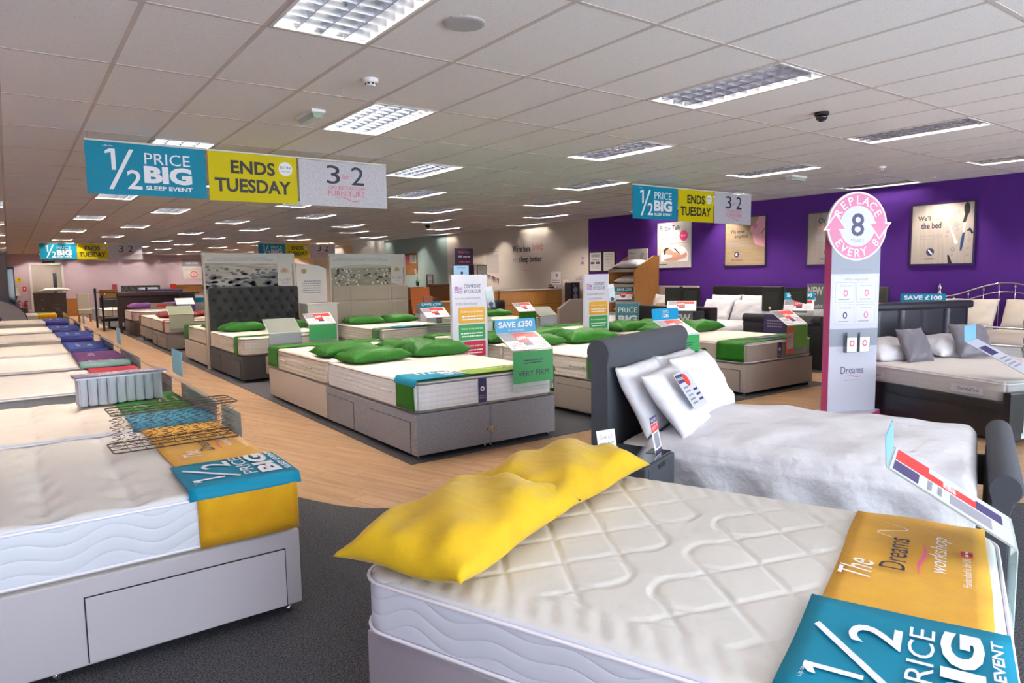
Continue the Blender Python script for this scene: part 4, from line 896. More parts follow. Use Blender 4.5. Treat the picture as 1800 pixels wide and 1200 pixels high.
# information totems
def info_totem(lab, x, y, w_, h):
    t = thing('information_totem', lab, 'totem', (x, y, 0)); MB().box(0, w_, 0, .05, .03, h, .004).build('board', mat('totem_lilac', '#d3d2de', .45), t)
    MB().box(-.05, w_+.05, -.12, .20, 0, .03, .004).build('foot_plate', WHT, t)
    f = Fr((0, -.001, 0), (1, 0, 0), (0, 0, 1), t)
    for k, c in enumerate(('#a8407c', '#5d4391', '#c06a9a', '#7c5aa4')):
        pc = mat('wave_ink_%s' % k, c, .5); n = 12; yb = h-.145-.02*k
        top = [(.07*w_+.22*w_*i/n, yb+.008*math.sin(2*PI*i/n)) for i in range(n+1)]; shape(f, top + [(a, b-.009) for a, b in top[::-1]], pc, 'wave', 0, .001)
    txt(f, 'COMFORT', .34*w_, h-.16, .82*w_, h-.115, INK); txt(f, 'BY COLOUR', .34*w_, h-.22, .82*w_, h-.175, INK)
    txt(f, 'Find your perfect mattress', .08*w_, h-.30, .80*w_, h-.265, GREYI); txt(f, 'in the coloured zone', .10*w_, h-.36, .70*w_, h-.325, GREYI)
    y0 = h-.58
    for nm, c, tx in (('amber_card', '#e0a830', 'Traditional spring mattress'), ('pocket_green_card', '#2f9a50', 'Pocket spring mattress'), ('crimson_card', '#c0223f', 'Combination mattress'), ('violet_card', '#5f3a90', 'Advanced mattress')):
        p = plate(f, .17*w_, y0, .93*w_, y0+.19, mat(nm, c, .45), nm, 0, .0015, rad=.02); f2 = Fr(f.O+f.N*.0015, f.U, f.V, p)
        txt(f2, tx, .24*w_, y0+.12, .86*w_, y0+.15, WHT, shear=.2); smalltext(f2, .22*w_, y0+.03, .88*w_, y0+.10, 2, WHT); y0 -= .205
    lf = thing('leaflet_holder', 'leaflet holder clipped to the edge of the ' + ('left' if x < 5 else 'right') + ' information totem', 'leaflet holder', (x+w_, y, h-.42), -.5)
    f = Fr((0, -.01, 0), (1, 0, .12), (-.12, 0, 1), lf); plate(f, 0, 0, .11, .22, ACR, 'pocket', 0, .003); p = plate(f, .01, .02, .10, .27, WHT, 'leaflet', -.003, -.001); shape(Fr(f.O+f.N*.003, f.U, f.V, lf), ell(.055, .05, .03, .03, 14), NAVY, 'round_badge', 0, .002)
info_totem('left white totem reading COMFORT BY COLOUR between two beds', 4.22, 7.0, .50, 1.55)
info_totem('right white totem reading COMFORT BY COLOUR behind the sleigh headboard', 6.60, 7.3, .47, 1.53)

# ================================================================ LEFT ROW
LW = mat('cream_side', '#c9c0b5', .7, bump=('rows', .05, .5, .006)); LT = mat('cream_top', '#d3cabf', .75, bump=('noise', 30, .25, .006)); LTW = mat('white_top', '#ece6e0', .75, bump=('noise', 30, .25, .006))
HX = PI/2; LX = .05; LL = 1.93
BLUE = mat('royal_blue_felt', '#15176e', .8, sheen=.2); BLUP = mat('blue_band', '#2b3f82', .5, spec=.2); REDF = mat('red_felt', '#a52232', .8); PURF = mat('purple_felt', '#561f86', .75); PURP = mat('plum_band', '#5f2d6a', .5, spec=.2); SEA = mat('sea_green_band', '#86b3a8', .5)
def left(lab_b, lab_m, y, W, H=.25, top=None, mt=LT, ms=LW, n=(28, 36, 3), **k):
    divan(lab_b, LX, y, HX, LL, W, BW, '', ZB, split='', Rc=.06) if False else divan(lab_b, LX, y, HX, W, LL, k.pop('base', BW), k.pop('dr', 'l'), ZB, split='', Rc=.06, mtop=BWT)
    return mattress(lab_m, LX, y, HX, ZB+.002, W-.02, LL-.02, H, mt, ms, top, n, handles=k.pop('handles', False), **k)
left('white divan base with two side drawers at the left front corner', 'white mattress with wavy side quilting at the left front corner', 3.82, 1.54, mt=MWT, ms=MWS, top=rowtuft(.36, .30, .020, .016), n=(110, 140, 5))
left('white divan base second in the left row', 'cream wave-quilted mattress with a green foot cloth in the left row', 5.36, 1.36, mt=LT, ms=MWS, top=rowtuft(.50, .24, .014, .012), n=(60, 80, 4))
left('grey-white divan base third in the left row', 'white panelled mattress with grey border under the pocket spring sample', 7.38, 1.60, mt=LTW, ms=mat('grey_border', '#9fa3a6', .7, bump=('rows', .25, .5, .01)), top=tuft(.30, .34, .014, .03, .01), n=(60, 70, 3))
left('white divan base fourth in the left row', 'off-white mattress with the purple foot cloth in the left row', 9.27, 1.56, mt=LTW, top=tuft(.33, .4, .008, .06, .01), n=(40, 50, 3))
left('divan base fifth in the left row', 'cream mattress with the nearest royal blue foot cloth in the left row', 11.05, 1.50, mt=LT)
left('divan base sixth in the left row', 'cream mattress with the second royal blue foot cloth in the left row', 13.1, 1.45, mt=LT, H=.28)
left('divan base seventh in the left row', 'cream mattress with the third royal blue foot cloth in the left row', 15.75, 1.50, mt=LT)
left('divan base eighth in the left row', 'cream mattress with the farthest royal blue foot cloth in the left row', 18.55, 1.50, mt=LT, H=.27)
left('divan base ninth in the left row', 'cream mattress with green and yellow bands at the far end of the left row', 23.2, 1.50, mt=LT)
ZL = ZB + .252
def lcl(lab, y, W, m, d0=.02, d1=.44, zt=ZL+.006, zl=.42, seed=1, **k): return drape('foot_cloth', lab, 'foot cloth', LX, y, HX, zt, W-.02, -LL/2+d0, -LL/2+d1, zl, .55, m, group='foot cloths of the left row', seed=seed, **k)
def lpr(lab, y, W, m, wx, zt=ZL+.012, d0=.0, d1=.47, seed=2, **k): return drape('promotional_band', lab, 'paper band', LX, y, HX, zt, W-.02, -LL/2+d0, -LL/2+d1, zt-.04, zt-.04, m, th=.0015, off=.012, wob=.002, r=.035, wx=wx, seed=seed, lift=.008, **k)
def workshop(o, x, y, z, s=1., dark=INK):
    """the workshop lettering lock-up, x,y its lower left in bed space, reading along +x"""
    f = bedfr(o, x, y, z); txt(f, 'The', 0, .30*s, .16*s, .40*s, WHT, shear=.35, h=.001); txt(f, 'Dreams', .12*s, .205*s, .44*s, .285*s, dark, bold=.0, h=.001)
    swoosh(f, .12*s, .42*s, .165*s, .008*s, PINK, th=.014*s); txt(f, 'workshop', .16*s, .07*s, .52*s, .14*s, WHT, shear=.35, h=.001); txt(f, 'Handcrafted in the UK', .08*s, .015*s, .34*s, .04*s, WHT, h=.001)
    shape(f, [(.36*s, .008*s), (.41*s, .008*s), (.41*s, .045*s), (.36*s, .045*s)], RED, 'small_flag', 0, .001)
    shape(f, [(.36*s, .022*s), (.41*s, .022*s), (.41*s, .031*s), (.36*s, .031*s)], WHT, 'flag_cross', .001, .0014); shape(f, [(.381*s, .008*s), (.389*s, .008*s), (.389*s, .045*s), (.381*s, .045*s)], NAVY, 'flag_cross', .001, .0015)
    n = 16; P = [(.44*s+.16*s*i/n, .27*s+.05*s*math.sin(2.2*PI*i/n)) for i in range(n+1)]; shape(f, P + [(a, b-.004) for a, b in P[::-1]], WHT, 'script_flourish', 0, .001)
def bedhalf(o, x, y, z, w_, d):
    """half price lettering on a bed band: reads along +x, top towards the head"""
    f = bedfr(o, x, y, z); txt(f, 'Up to', .04*w_, .90*d, .13*w_, .93*d, WHT, h=.001); one(f, .10*w_, .64*d, .19*w_, .92*d, WHT, .001)
    shape(f, [(.10*w_, .52*d), (.14*w_, .50*d), (.62*w_, .92*d), (.58*w_, .94*d)], WHT, 'fraction_bar', 0, .001); txt(f, '2', .50*w_, .50*d, .72*w_, .76*d, WHT, bold=.01, h=.001)
    txt(f, 'PRICE', .12*w_, .345*d, .80*w_, .47*d, WHT, h=.001); txt(f, 'BIG', .08*w_, .12*d, .84*w_, .32*d, WHT, bold=.05, h=.001); txt(f, 'SLEEP EVENT', .08*w_, .035*d, .84*w_, .09*d, WHT, bold=.03, h=.001)
o = lcl('yellow felt foot cloth on the left front mattress', 3.82, 1.54, YELR, seed=1, zl=.415); workshop(o, -.16, -LL/2+.03, ZL+.014, .85)
o = lpr('teal half price band on the left front mattress', 3.82, 1.54, TEAL, (0, .33), curve=lambda s, v: 0); bedhalf(o, -.74, -LL/2+.0, ZL+.026, .48, .47)
o = lcl('green foot cloth on the second mattress of the left row', 5.36, 1.36, GRN, seed=2, zl=.44, d1=.46); workshop(o, .0, -LL/2+.05, ZL+.014, .8)
lpr('blue paper band under the wire spring unit', 5.36, 1.36, mat('ocean_band', '#3a86a6', .45), (0, .34))
o = lcl('red foot cloth behind the pocket spring sample', 7.38, 1.60, REDF, seed=3); f = bedfr(o, -.3, -LL/2+.1, ZL+.014); txt(f, 'Combination', .0, .18, .55, .26, WHT, shear=.2, h=.001)
o = lcl('purple foot cloth fourth in the left row', 9.27, 1.56, PURF, seed=4)
o = lpr('plum paper band fourth in the left row', 9.27, 1.56, PURP, (.14, .9), zt=ZL+.014); f = bedfr(o, .0, -LL/2+.1, ZL+.03); txt(f, 'Dreams', .0, .16, .34, .25, WHT, h=.001)
o = lpr('sea green paper band fourth in the left row', 9.27, 1.56, SEA, (0, .2), zt=ZL+.016); f = bedfr(o, -.72, -LL/2+.04, ZL+.03); txt(f, 'HALF PRICE', .02, .1, .20, .34, WHT, h=.001)
for k, (y, W, a) in enumerate(((11.05, 1.50, 'nearest'), (13.1, 1.45, 'second'), (15.75, 1.5, 'third'), (18.55, 1.5, 'farthest'))):
    zt = ZL + (.03 if k == 1 else .02 if k == 3 else 0)
    o = lcl('%s royal blue foot cloth in the left row' % a, y, W, BLUE, seed=5+k, zt=zt+.006); o = lpr('%s printed blue band in the left row' % a, y, W, BLUP, (.05, .9), zt=zt+.012, seed=9+k); f = bedfr(o, -.4, -LL/2+.08, zt+.028)
    txt(f, 'memory foam', .05, .20, .6, .28, WHT, shear=.25, h=.001); txt(f, 'Dreams', .1, .08, .45, .15, WHT, h=.001)
lcl('yellow foot cloth at the far end of the left row', 23.2, 1.5, YELR, seed=20, wx=(0, .55)); lcl('green foot cloth at the far end of the left row', 23.2, 1.5, GRN, seed=21, wx=(.55, 1))
pillow('small blue cushion at the left edge of the picture', -.52, 14.6, ZL+.06, .3, .6, .4, .2, BLUE, seed=31, cat='cushion', name='cushion'); pillow('small purple cushion at the left edge of the picture', -.52, 11.1, ZL+.06, .1, .5, .4, .18, PURF, seed=32, cat='cushion', name='cushion')
pillow('royal blue cushion farther up the left edge of the picture', -.5, 18.3, ZL+.1, .2, .6, .5, .25, BLUE, seed=33, cat='cushion', name='cushion')
# pocket spring sample block
t = thing('pocket_spring_sample', 'cut-away block of white pocket springs with a printed lid on the left row', 'mattress sample', (.34, 5.62, ZL+.012), .10); PKT = mat('pocket_fabric', '#d3d9e3', .75, bump=('noise', 40, .5, .01)); DST = mat('burgundy_lid', '#4d4a63', .45)
for r in range(2):
    for k in range(9):
        P, F, T = rbox(.062, .075, .20, 3, 3, 5, .026, .016, None, lambda s, z: -.004*np.abs(np.cos(PI*3*z))); new('pocket_spring', mesh(P, F, 'pk', None, True), PKT, t, (.03+k*.0605, .04+r*.078, 0))
lid = MB().box(-.015, .575, -.01, .18, .205, .216, .003).build('lid', mat('lid_print', '#76708c', .35), t); f = Fr((0, 0, .2165), (1, 0, 0), (0, 1, 0), lid); txt(f, 'POCKET SPRINGS', .14, .02, .50, .06, WHT, bold=.02); smalltext(f, .05, .08, .5, .15, 2, WHT)
MB().box(-.012, .57, -.008, .178, .192, .205, .004).build('felt_pad', WHT, t)
# open coil spring unit
t = thing('coil_spring_unit', 'open wire coil spring unit standing across the two nearest left mattresses', 'spring unit', (.37, 3.94, ZL+.020), .03); WIRE = mat('copper_brown_wire', '#4a382f', .4, .6)
NX_, NY_, SP, DV = 8, 3, .077, .085
for k in range(NX_):
    for j in range(NY_):
        pts = []; cx, cy = .035+k*SP, .035+j*DV
        for i in range(61): a = 2*PI*5*i/60; rr = .030-.008*math.sin(PI*i/60); pts.append((cx+rr*math.cos(a), cy+rr*math.sin(a), .006+.19*i/60))
        MB().tube(pts, .0013, 4).build('coil_spring', WIRE, t)
for z in (.004, .198):
    b = MB(); b.tube(smooth_rect(NX_*SP, NY_*DV, .02, 0), .0036, 6, True); o = b.build('edge_wire', WIRE, t, (NX_*SP/2, NY_*DV/2, z))
    for k in range(1, NX_): MB().tube([(k*SP, .0, z), (k*SP, NY_*DV, z)], .0022, 5).build('cross_wire', WIRE, t)
    for k in range(1, NY_): MB().tube([(0, k*DV, z), (NX_*SP, k*DV, z)], .0022, 5).build('long_wire', WIRE, t)
# clear price rails along the feet of the left row
def rail(lab, y0, y1, z, hdr=None, label=None, low=.30):
    t = thing('price_rail', lab, 'price stand', (1.045, y0, z)); L_ = y1-y0
    f = Fr((0, 0, 0), (0, 1, 0), (-.22, 0, .14), t)
    MB().add([(0, 0, 0), (0, L_, 0), (-.20, L_, .13), (-.20, 0, .13), (.0, 0, .004), (0, L_, .004), (-.20, L_, .134), (-.20, 0, .134)], [(0, 1, 2, 3), (4, 7, 6, 5), (0, 4, 5, 1), (1, 5, 6, 2), (2, 6, 7, 3), (3, 7, 4, 0)]).build('sloped_shelf', ACR, t)
    MB().box(-.001, .002, 0, L_, -low, 0).build('front_panel', ACR, t); MB().box(-.06, .004, 0, L_, -low-.004, -low).build('lower_ledge', ACR, t)
    MB().tube([(0, 0, .002), (0, L_, .002)], .0035, 6).build('front_lip', mat('acrylic_edge', '#c9d6d2', .15), t)
    if label: fp = Fr((.003, .02, -low+.02), (0, 1, 0), (0, 0, 1), t); plate(fp, 0, 0, L_*.8, low*.7, label, 'printed_card', 0, .001)
    if hdr:
        fh = Fr((.01, L_-.02 if hdr != 2 else L_*.5, .02), (0, 1, 0), (0, 0, 1), t); p = plate(fh, 0, 0, .40, .20, mat('pale_teal_card', '#79b5cc', .4), 'header_card', 0, .003, rad=.02); f = Fr(fh.O+fh.N*.003, fh.U, fh.V, p)
        txt(f, '1/2', .06, .05, .16, .15, WHT); txt(f, 'PRICE', .18, .10, .32, .14, WHT); txt(f, 'BIG', .18, .05, .32, .09, WHT, bold=.04)
rail('clear price rail at the foot of the left front mattress', 4.16, 4.62, .76, None, None, .30)
rail('clear price rail with a pale teal header at the foot of the second left bed', 4.75, 5.9, .76, 1, None, .16)
rail('clear price rail with a dark card at the foot of the third left bed', 6.3, 6.9, .74, None, mat('plum_card', '#6a5a66', .5), .26)
rail('clear price rail at the foot of the fourth left bed', 8.0, 9.6, .74, 1, None, .2)
rail('clear price rail at the foot of the fifth left bed', 10.3, 12.0, .74, None, mat('slate_blue_card', '#66769a', .5), .28)
rail('clear price rail at the foot of the sixth left bed', 12.9, 14.6, .74, 1, None, .2)
rail('clear price rail at the foot of the seventh left bed', 15.4, 17.4, .74, None, LILP, .2)
rail('clear price rail at the foot of the eighth left bed', 18.4, 20.6, .78, None, None, .2)
# ================================================================ FRONT RIGHT
def place(cx, cy, a): ca_, sa_ = math.cos(a), math.sin(a); return lambda x, y: (cx+x*ca_-y*sa_, cy+x*sa_+y*ca_)
# the near bed with the yellow pillows
YW, YL, YR_ = 1.50, 1.85, R(21.2); YH = (.878, 2.147); lx, ly = math.cos(R(-68.8)), math.sin(R(-68.8))
ycx, ycy = YH[0] + lx*YL/2 - ly*YW/2, YH[1] + ly*YL/2 + lx*YW/2
ZY = .55
divan('white divan base of the near right bed with yellow pillows', ycx, ycy, YR_, YW, YL, BW, '', .34, mtop=BWT, Rc=.10)
mattress('white diamond-quilted mattress of the near right bed', ycx, ycy, YR_, .342, YW, YL, ZY-.342+.01, MWT, MWS, lozenge(), (170, 210, 6), Rc=.13, r=.045, handles=False)
YP = place(ycx, ycy, YR_)
o = drape('foot_cloth', 'wide yellow felt foot cloth with printed lettering on the near right mattress', 'foot cloth', ycx, ycy, YR_, ZY+.014, YW, -YL/2+.035, -YL/2+.465, .36, .47, YELR, wob=.004, seed=41, r=.05)
workshop(o, .02, -YL/2+.07, ZY+.026, .95)
o = drape('promotional_band', 'teal half price band across the near right mattress', 'paper band', ycx, ycy, YR_, ZY+.022, YW, -YL/2+.005, -YL/2+.49, ZY-.02, ZY-.02, TEAL, th=.0015, off=.014, wob=.003, r=.045, wx=(0.015, .40), seed=42, lift=.008, curve=lambda s, v: 0)
bedhalf(o, -.70, -YL/2+.01, ZY+.039, .52, .47)
x, y = YP(-.38, .71); pillow('near yellow velvet pillow hanging over the corner of the mattress', x, y, ZY+.09, YR_+.06, .88, .52, .23, YEL, seed=51, pinch=.10, nn=(40, 30), crease=.018)
x, y = YP(.33, .72); pillow('farther yellow velvet pillow at the nightstand side', x, y, ZY+.085, YR_-.05, .86, .52, .22, YEL, seed=52, pinch=.10, nn=(40, 30), crease=.018)
# its acrylic stand
x, y = YP(.47, -YL/2-.03)
t, fv, fs = stand('clear price stand leaning back over the foot of the near right bed', x+.02, y+.0, YR_, .64, .34, .32, (.38, .22), None, None, None, sheet=False)
fs = Fr(fs.O, fs.U, fs.V, t); p = plate(fs, .01, .01, .33, .43, mat('clear_white_sheet', '#c9ccd6', .3), 'price_card', .0035, .005); f = Fr(fs.O+fs.N*.005, fs.U, fs.V, p)
plate(f, .17, .13, .25, .42, RED, 'price_flash'); plate(f, .25, .30, .32, .42, RED, 'price_flash'); plate(f, .17, .04, .27, .13, NAVY, 'saving_flash'); plate(f, .03, .33, .15, .42, NAVY, 'brand_block'); txt(f, '£699', .175, .2, .245, .25, WHT, bold=.03, h=.002); plate(f, .04, .08, .15, .22, GREYI, 'printed_photo'); smalltext(f, .04, .24, .15, .31, 2, GREYI)
fh = Fr(fs.pt(0, .44), (1, 0, 0), (0, .05, 1), t); plate(fh, .0, 0, .34, .11, mat('pale_teal_card', '#79b5cc', .4), 'header_card', 0, .003, rad=.02)

# the grey sleigh bed
SA = R(20); l_ = (math.cos(R(-70)), math.sin(R(-70))); w_ = (-l_[1], l_[0]); SW, SL = 1.46, 2.14; HB0 = (3.05, 3.24)
scx, scy = HB0[0]+l_[0]*SL/2+w_[0]*SW/2, HB0[1]+l_[1]*SL/2+w_[1]*SW/2
t = thing('sleigh_bed', 'grey upholstered sleigh bed frame in slate weave fabric', 'bed frame', (scx, scy, 0), SA)
def curl(y0, H, s, Rr, th, z0=.02):
    """side profile of a scrolled end board in (y,z): s=+1 head, -1 foot"""
    k = .35 if s < 0 else .47
    P = [(y0-s*th*.5, z0), (y0-s*th*.5, H-2.6*Rr), (y0-s*th*k, H-1.9*Rr)]
    c = (y0+s*Rr*(.35 if s < 0 else .12), H-Rr)
    a0, a1 = 200, -60
    for i in range(15): a = R(a0+(a1-a0)*i/14); P.append((c[0]+s*Rr*math.cos(a), c[1]+Rr*math.sin(a)))
    P += [(y0+s*th*(.62 if s < 0 else .55), H-2.3*Rr), (y0+s*th*.5, H-3*Rr), (y0+s*th*.5, z0)]
    return P
def board(nm, y0, H, s, Rr, th, W, m, par):
    P = curl(y0, H, s, Rr, th); b = MB(); n = len(P)
    xs = [-W/2, -W/2+.012, W/2-.012, W/2]; sc = [.90, 1, 1, .90]; cyy = sum(p[0] for p in P)/n; czz = sum(p[1] for p in P)/n
    for x, q in zip(xs, sc): b.v += [(x, p[0] if q == 1 else p[0]+(y0-p[0])*.10, p[1]-(0 if q == 1 else .006)) for p in P]
    for a in range(3):
        for j in range(n): b.f.append((a*n+j, a*n+(j+1) % n, (a+1)*n+(j+1) % n, (a+1)*n+j))
    b.f.append(tuple(range(n))[::-1]); b.f.append(tuple(3*n+j for j in range(n)))
    me = b.mesh(nm); bm = bmesh.new(); bm.from_mesh(me); bmesh.ops.recalc_face_normals(bm, faces=bm.faces[:]); bmesh.ops.triangulate(bm, faces=[f for f in bm.faces if len(f.verts) > 8]); bm.to_mesh(me); bm.free()
    for pgn in me.polygons: pgn.use_smooth = abs(pgn.normal.x) < .5
    return new(nm, me, m, par)
board('headboard', SL/2, 1.12, 1, .085, .13, SW, SLT, t); board('footboard', -SL/2, .56, -1, .072, .085, SW, SLT, t)
for s in (-1, 1): MB().box(s*SW/2-(.05 if s > 0 else 0), s*SW/2+(0 if s > 0 else .05), -SL/2, SL/2, .12, .32, .01).build('side_rail', SLT, t)
for s in (-1, 1): MB().box(s*(SW/2-.05)-.03, s*(SW/2-.05)+.03, -SL/2-.035, -SL/2+.035, 0, .03, .004).build('foot', BLK, t)
SP_ = place(scx, scy, SA)
mattress('white mattress of the grey sleigh bed under the duvet', scx, scy, SA, .24, SW-.12, SL-.24, .22, LTW, MWR, None, (10, 12, 2), handles=False)
def duvet(lab, cx, cy, rz, W, y0, y1, zt, drop, m, seed=3, n=(70, 80), puff=.05, wr=.008):
    rg = random.Random(seed); nx, ny = n; V = []; F = []; ph = [rg.uniform(0, 6) for _ in range(6)]; hw = W/2
    per = W + 2*drop
    for i in range(nx+1):
        s = -per/2 + per*i/nx
        for j in range(ny+1):
            v = j/ny; y = y0+(y1-y0)*v; a = abs(s); r_ = .09
            if a < hw-r_: x, z = s, zt + puff*(1-(s/hw)**4)*(1-abs(2*v-1)**6)
            elif a < hw+r_*.57: t_ = (a-hw+r_)/(r_*1.57)*PI/2; x, z = math.copysign(hw-r_+r_*math.sin(t_), s), zt-r_+r_*math.cos(t_)
            else: k = a-hw-r_*.57; x, z = math.copysign(hw + .015 + .018*math.sin(16*y+ph[0]+k*6)*min(1, k/.12), s), zt-r_-k
            wv = wr*(math.sin(5*y+9*s+ph[1])*math.sin(3.3*s-4*y+ph[2]) + .45*math.sin(11*y-7*s+ph[3])+.3*math.sin(23*y+9*s+ph[4])*abs(math.sin(2*s)))
            if a < hw: z += wv
            e = min(v, 1-v)*(y1-y0)
            if e < .06: z -= .05*(1-e/.06)**2
            V.append((x, y, z))
    for i in range(nx):
        for j in range(ny): F.append((i*(ny+1)+j, (i+1)*(ny+1)+j, (i+1)*(ny+1)+j+1, i*(ny+1)+j+1))
    o = new('duvet', mesh(V, F, 'duvet', None, True), m, None, (cx, cy, 0), (0, 0, rz)); tag(o, lab, 'duvet'); sd = o.modifiers.new('thick', 'SOLIDIFY'); sd.thickness = .012; sd.offset = -1; return o
duvet('crumpled white duvet on the grey sleigh bed', scx, scy, SA, SW+.02, -SL/2+.09, SL/2-.30, .52, .26, LINEN, puff=.035, wr=.012, n=(110, 130))
def sp(lab, lx_, ly_, z, rz, tilt, w=.72, d=.50, h=.17, seed=1, m=LINEN, **k): x, y = SP_(lx_, ly_); return pillow(lab, x, y, z, SA+rz, w, d, h, m, tilt=R(tilt), seed=seed, **k)
sp('white pillow against the sleigh headboard on the nightstand side', -.34, .88, .72, .04, 62, seed=61, pinch=.05); sp('white pillow against the far half of the sleigh headboard', .36, .88, .72, -.03, 62, seed=62)
a = sp('front white pillow carrying a clear information card', -.34, .69, .70, .08, 52, seed=63, w=.68); sp('front white pillow at the far side of the sleigh bed', .33, .74, .72, -.06, 58, seed=64, w=.68)
# card on the pillow
x, y = SP_(-.36, .515); t = thing('information_card', 'clear information sheet with a navy and red flash leaning on the front white pillow', 'card', (x, y, .675), SA+.06); f = Fr((-.15, 0, 0), (1, 0, 0), (0, .56, .82), t)
plate(f, 0, 0, .30, .26, mat('clear_white_sheet', '#c9ccd6', .3), 'sheet', 0, .002); plate(f, .01, .19, .15, .25, NAVY, 'brand_block', .002, .003); txt(f, 'Bedding', .02, .205, .13, .235, WHT, h=.004); shape(f, ell(.17, .20, .045, .045), RED, 'price_badge', .003, .004); smalltext(f, .03, .03, .14, .17, 5, GREYI, h=.003); smalltext(f, .18, .03, .28, .14, 3, NAVY, h=.003)
# nightstand
x, y = 2.855, 2.80
NSP = place(x, y, SA); t = thing('nightstand', 'grey upholstered nightstand with a glass top beside the sleigh bed', 'nightstand', (x, y, 0), SA)
MB().box(-.22, .22, -.21, .21, .02, .485, .012).build('body', SLT, t); MB().box(-.185, .185, -.215, -.205, .27, .47, .006).build('drawer_front', SLT, t)
MB().prism([(-.06, 0), (.06, 0), (.04, -.025), (-.04, -.025)], 0, .004, lambda a, b, c_: (a, -.2155-c_, b+.47)).build('finger_notch', BLK, t)
MB().box(-.205, .205, -.195, .195, .486, .494, .002).build('glass_top', mat('grey_glass', '#3f474b', .06, coat=.6), t)
for a in (-.19, .19):
    for b in (-.18, .18): MB().box(a-.02, a+.02, b-.02, b+.02, 0, .03).build('foot', BLK, t)
def card(lab, px_, py_, z, rz, w, h, build):
    t = thing('counter_card', lab, 'card', (px_, py_, z), rz); f = Fr((-w/2, 0, 0), (1, 0, 0), (0, .2, 1), t); plate(f, 0, 0, w, h, WHT, 'card_face', 0, .003); MB().box(-w/2, w/2, .0, .06, 0, .003).build('card_foot', ACR, t); build(Fr(f.O+f.N*.003, f.U, f.V, t), w, h); return t
def free(f, w, h): txt(f, 'Save £X', .15*w, .68*h, .85*w, .85*h, GREYI); txt(f, 'FREE', .12*w, .28*h, .88*w, .56*h, mat('free_blue', '#2f7fae')); smalltext(f, .2*w, .1*h, .8*w, .2*h, 1, GREYI)
def mini(f, w, h): plate(f, 0, .82*h, w, h, NAVY, 'navy_header'); txt(f, 'WAS £299', .1*w, .86*h, .8*w, .95*h, WHT, h=.002); plate(f, 0, .58*h, w, .80*h, RED, 'red_band'); txt(f, 'NOW £199', .1*w, .64*h, .6*w, .74*h, WHT, h=.002); shape(f, ell(.82*w, .74*h, .1*w, .1*w), CORAL, 'badge', .001, .002); plate(f, .15*w, .12*h, .85*w, .54*h, GREYI, 'printed_photo'); plate(f, 0, 0, w, .08*h, NAVY, 'navy_footer')
x, y = NSP(-.14, .05); card('small white counter card reading FREE on the nightstand', x, y, .494, SA-.45, .13, .16, free)
x, y = NSP(.14, -.14); card('small red and navy price card on the nightstand', x, y, .494, SA+.1, .13, .21, mini)

# the tall totem
t = thing('sign_totem', 'tall pink and white totem reading REPLACE EVERY 8 YEARS', 'totem', (7.0, 3.66, 0), R(-24))
PK = mat('totem_pink', '#cf769f', .4); PKD = mat('magenta_edge', '#c04a86', .4); GYB = mat('totem_grey', '#9097a6', .45); TW = mat('totem_pattern', '#c2c5d6', .4, cells=(26, '#b8bcd0'))
PLN_ = [(-.42, .02), (0, -.26), (.36, -.02), (.29, .14), (-.29, .16)]; MB().prism(PLN_, 0, .075).build('plinth', PKD, t); MB().prism([(a*.97, b*.97) for a, b in PLN_], .0751, .079).build('plinth_top', LILP, t)
MB().box(-.285, .285, -.03, .07, .079, 1.93, .003).build('column', PKD, t)
f = Fr((-.27, -.031, .08), (1, 0, 0), (0, 0, 1), t)
def tp(*a): return plate(f, *a)
tp(-.012, 0, .552, 1.85, TW, 'front_face', 0, .002); g = Fr(f.O+f.N*.002, f.U, f.V, t)
plate(g, -.012, 1.42, .552, 1.85, GYB, 'grey_panel'); plate(g, -.012, .68, .552, .86, GYB, 'grey_band'); plate(g, .02, .90, .52, 1.40, mat('pale_lilac_print', '#c9c9d8', .4), 'advice_panel', 0, .0008)
txt(g, 'Why replace?', .14, 1.345, .42, 1.38, GREYI); txt(g, 'you can expect', .10, 1.445, .46, 1.47, GREYI)
for k, (a, b) in enumerate(((.04, 1.13), (.285, 1.13), (.04, .905), (.285, .905))):
    p = plate(g, a, b, a+.225, b+.205, GYB, 'box_outline', .0008, .0012); q = Fr(g.O+g.N*.0012, g.U, g.V, p); plate(q, a+.003, b+.003, a+.222, b+.202, mat('pale_lilac_print', '#e2e2ee'), 'box_face', 0, .0005)
    txt(q, 'The %s years' % ('first', 'next', 'last', 'best')[k], a+.05, b+.155, a+.19, b+.18, GREYI, h=.001); shape(q, ell(a+.12, b+.095, .026, .036, 16), PK if k != 2 else NAVY, 'box_icon', .0006, .001); shape(q, ell(a+.12, b+.095, .012, .020, 12), WHT, 'icon_centre', .001, .0014); smalltext(q, a+.03, b+.02, a+.17, b+.045, 1, GREYI, h=.0008)
txt(g, 'Dreams', .13, .395, .40, .47, NAVY, h=.001); swoosh(g, .2, .38, .37, .006, PINK, th=.008); smalltext(g, .17, .32, .37, .335, 1, GREYI)
for a in (.15, .30):
    h = MB().box(0, .125, -.05, 0, 0, .17, .002).build('leaflet_box', ACR, t, (-.27+a, -.033, .08+.62)); q = Fr((.006, -.052, .004), (1, 0, 0), (0, 0, 1), h); plate(q, 0, 0, .113, .20, WHT, 'leaflet'); plate(q, 0, .15, .113, .20, GYB, 'leaflet_band', .001, .002); shape(q, ell(.056, .09, .028, .032), PINK, 'leaflet_icon', .001, .002); shape(q, ell(.056, .09, .016, .02), WHT, 'icon_centre', .002, .003)
cz = 1.98; rg_ = .345; dc = Fr((0, -.034, 0), (1, 0, 0), (0, 0, 1), t)
d = shape(dc, ell(0, cz, rg_, rg_, 48), WHT, 'disc', -.02, .004); q = Fr(dc.O+dc.N*.004, dc.U, dc.V, t)
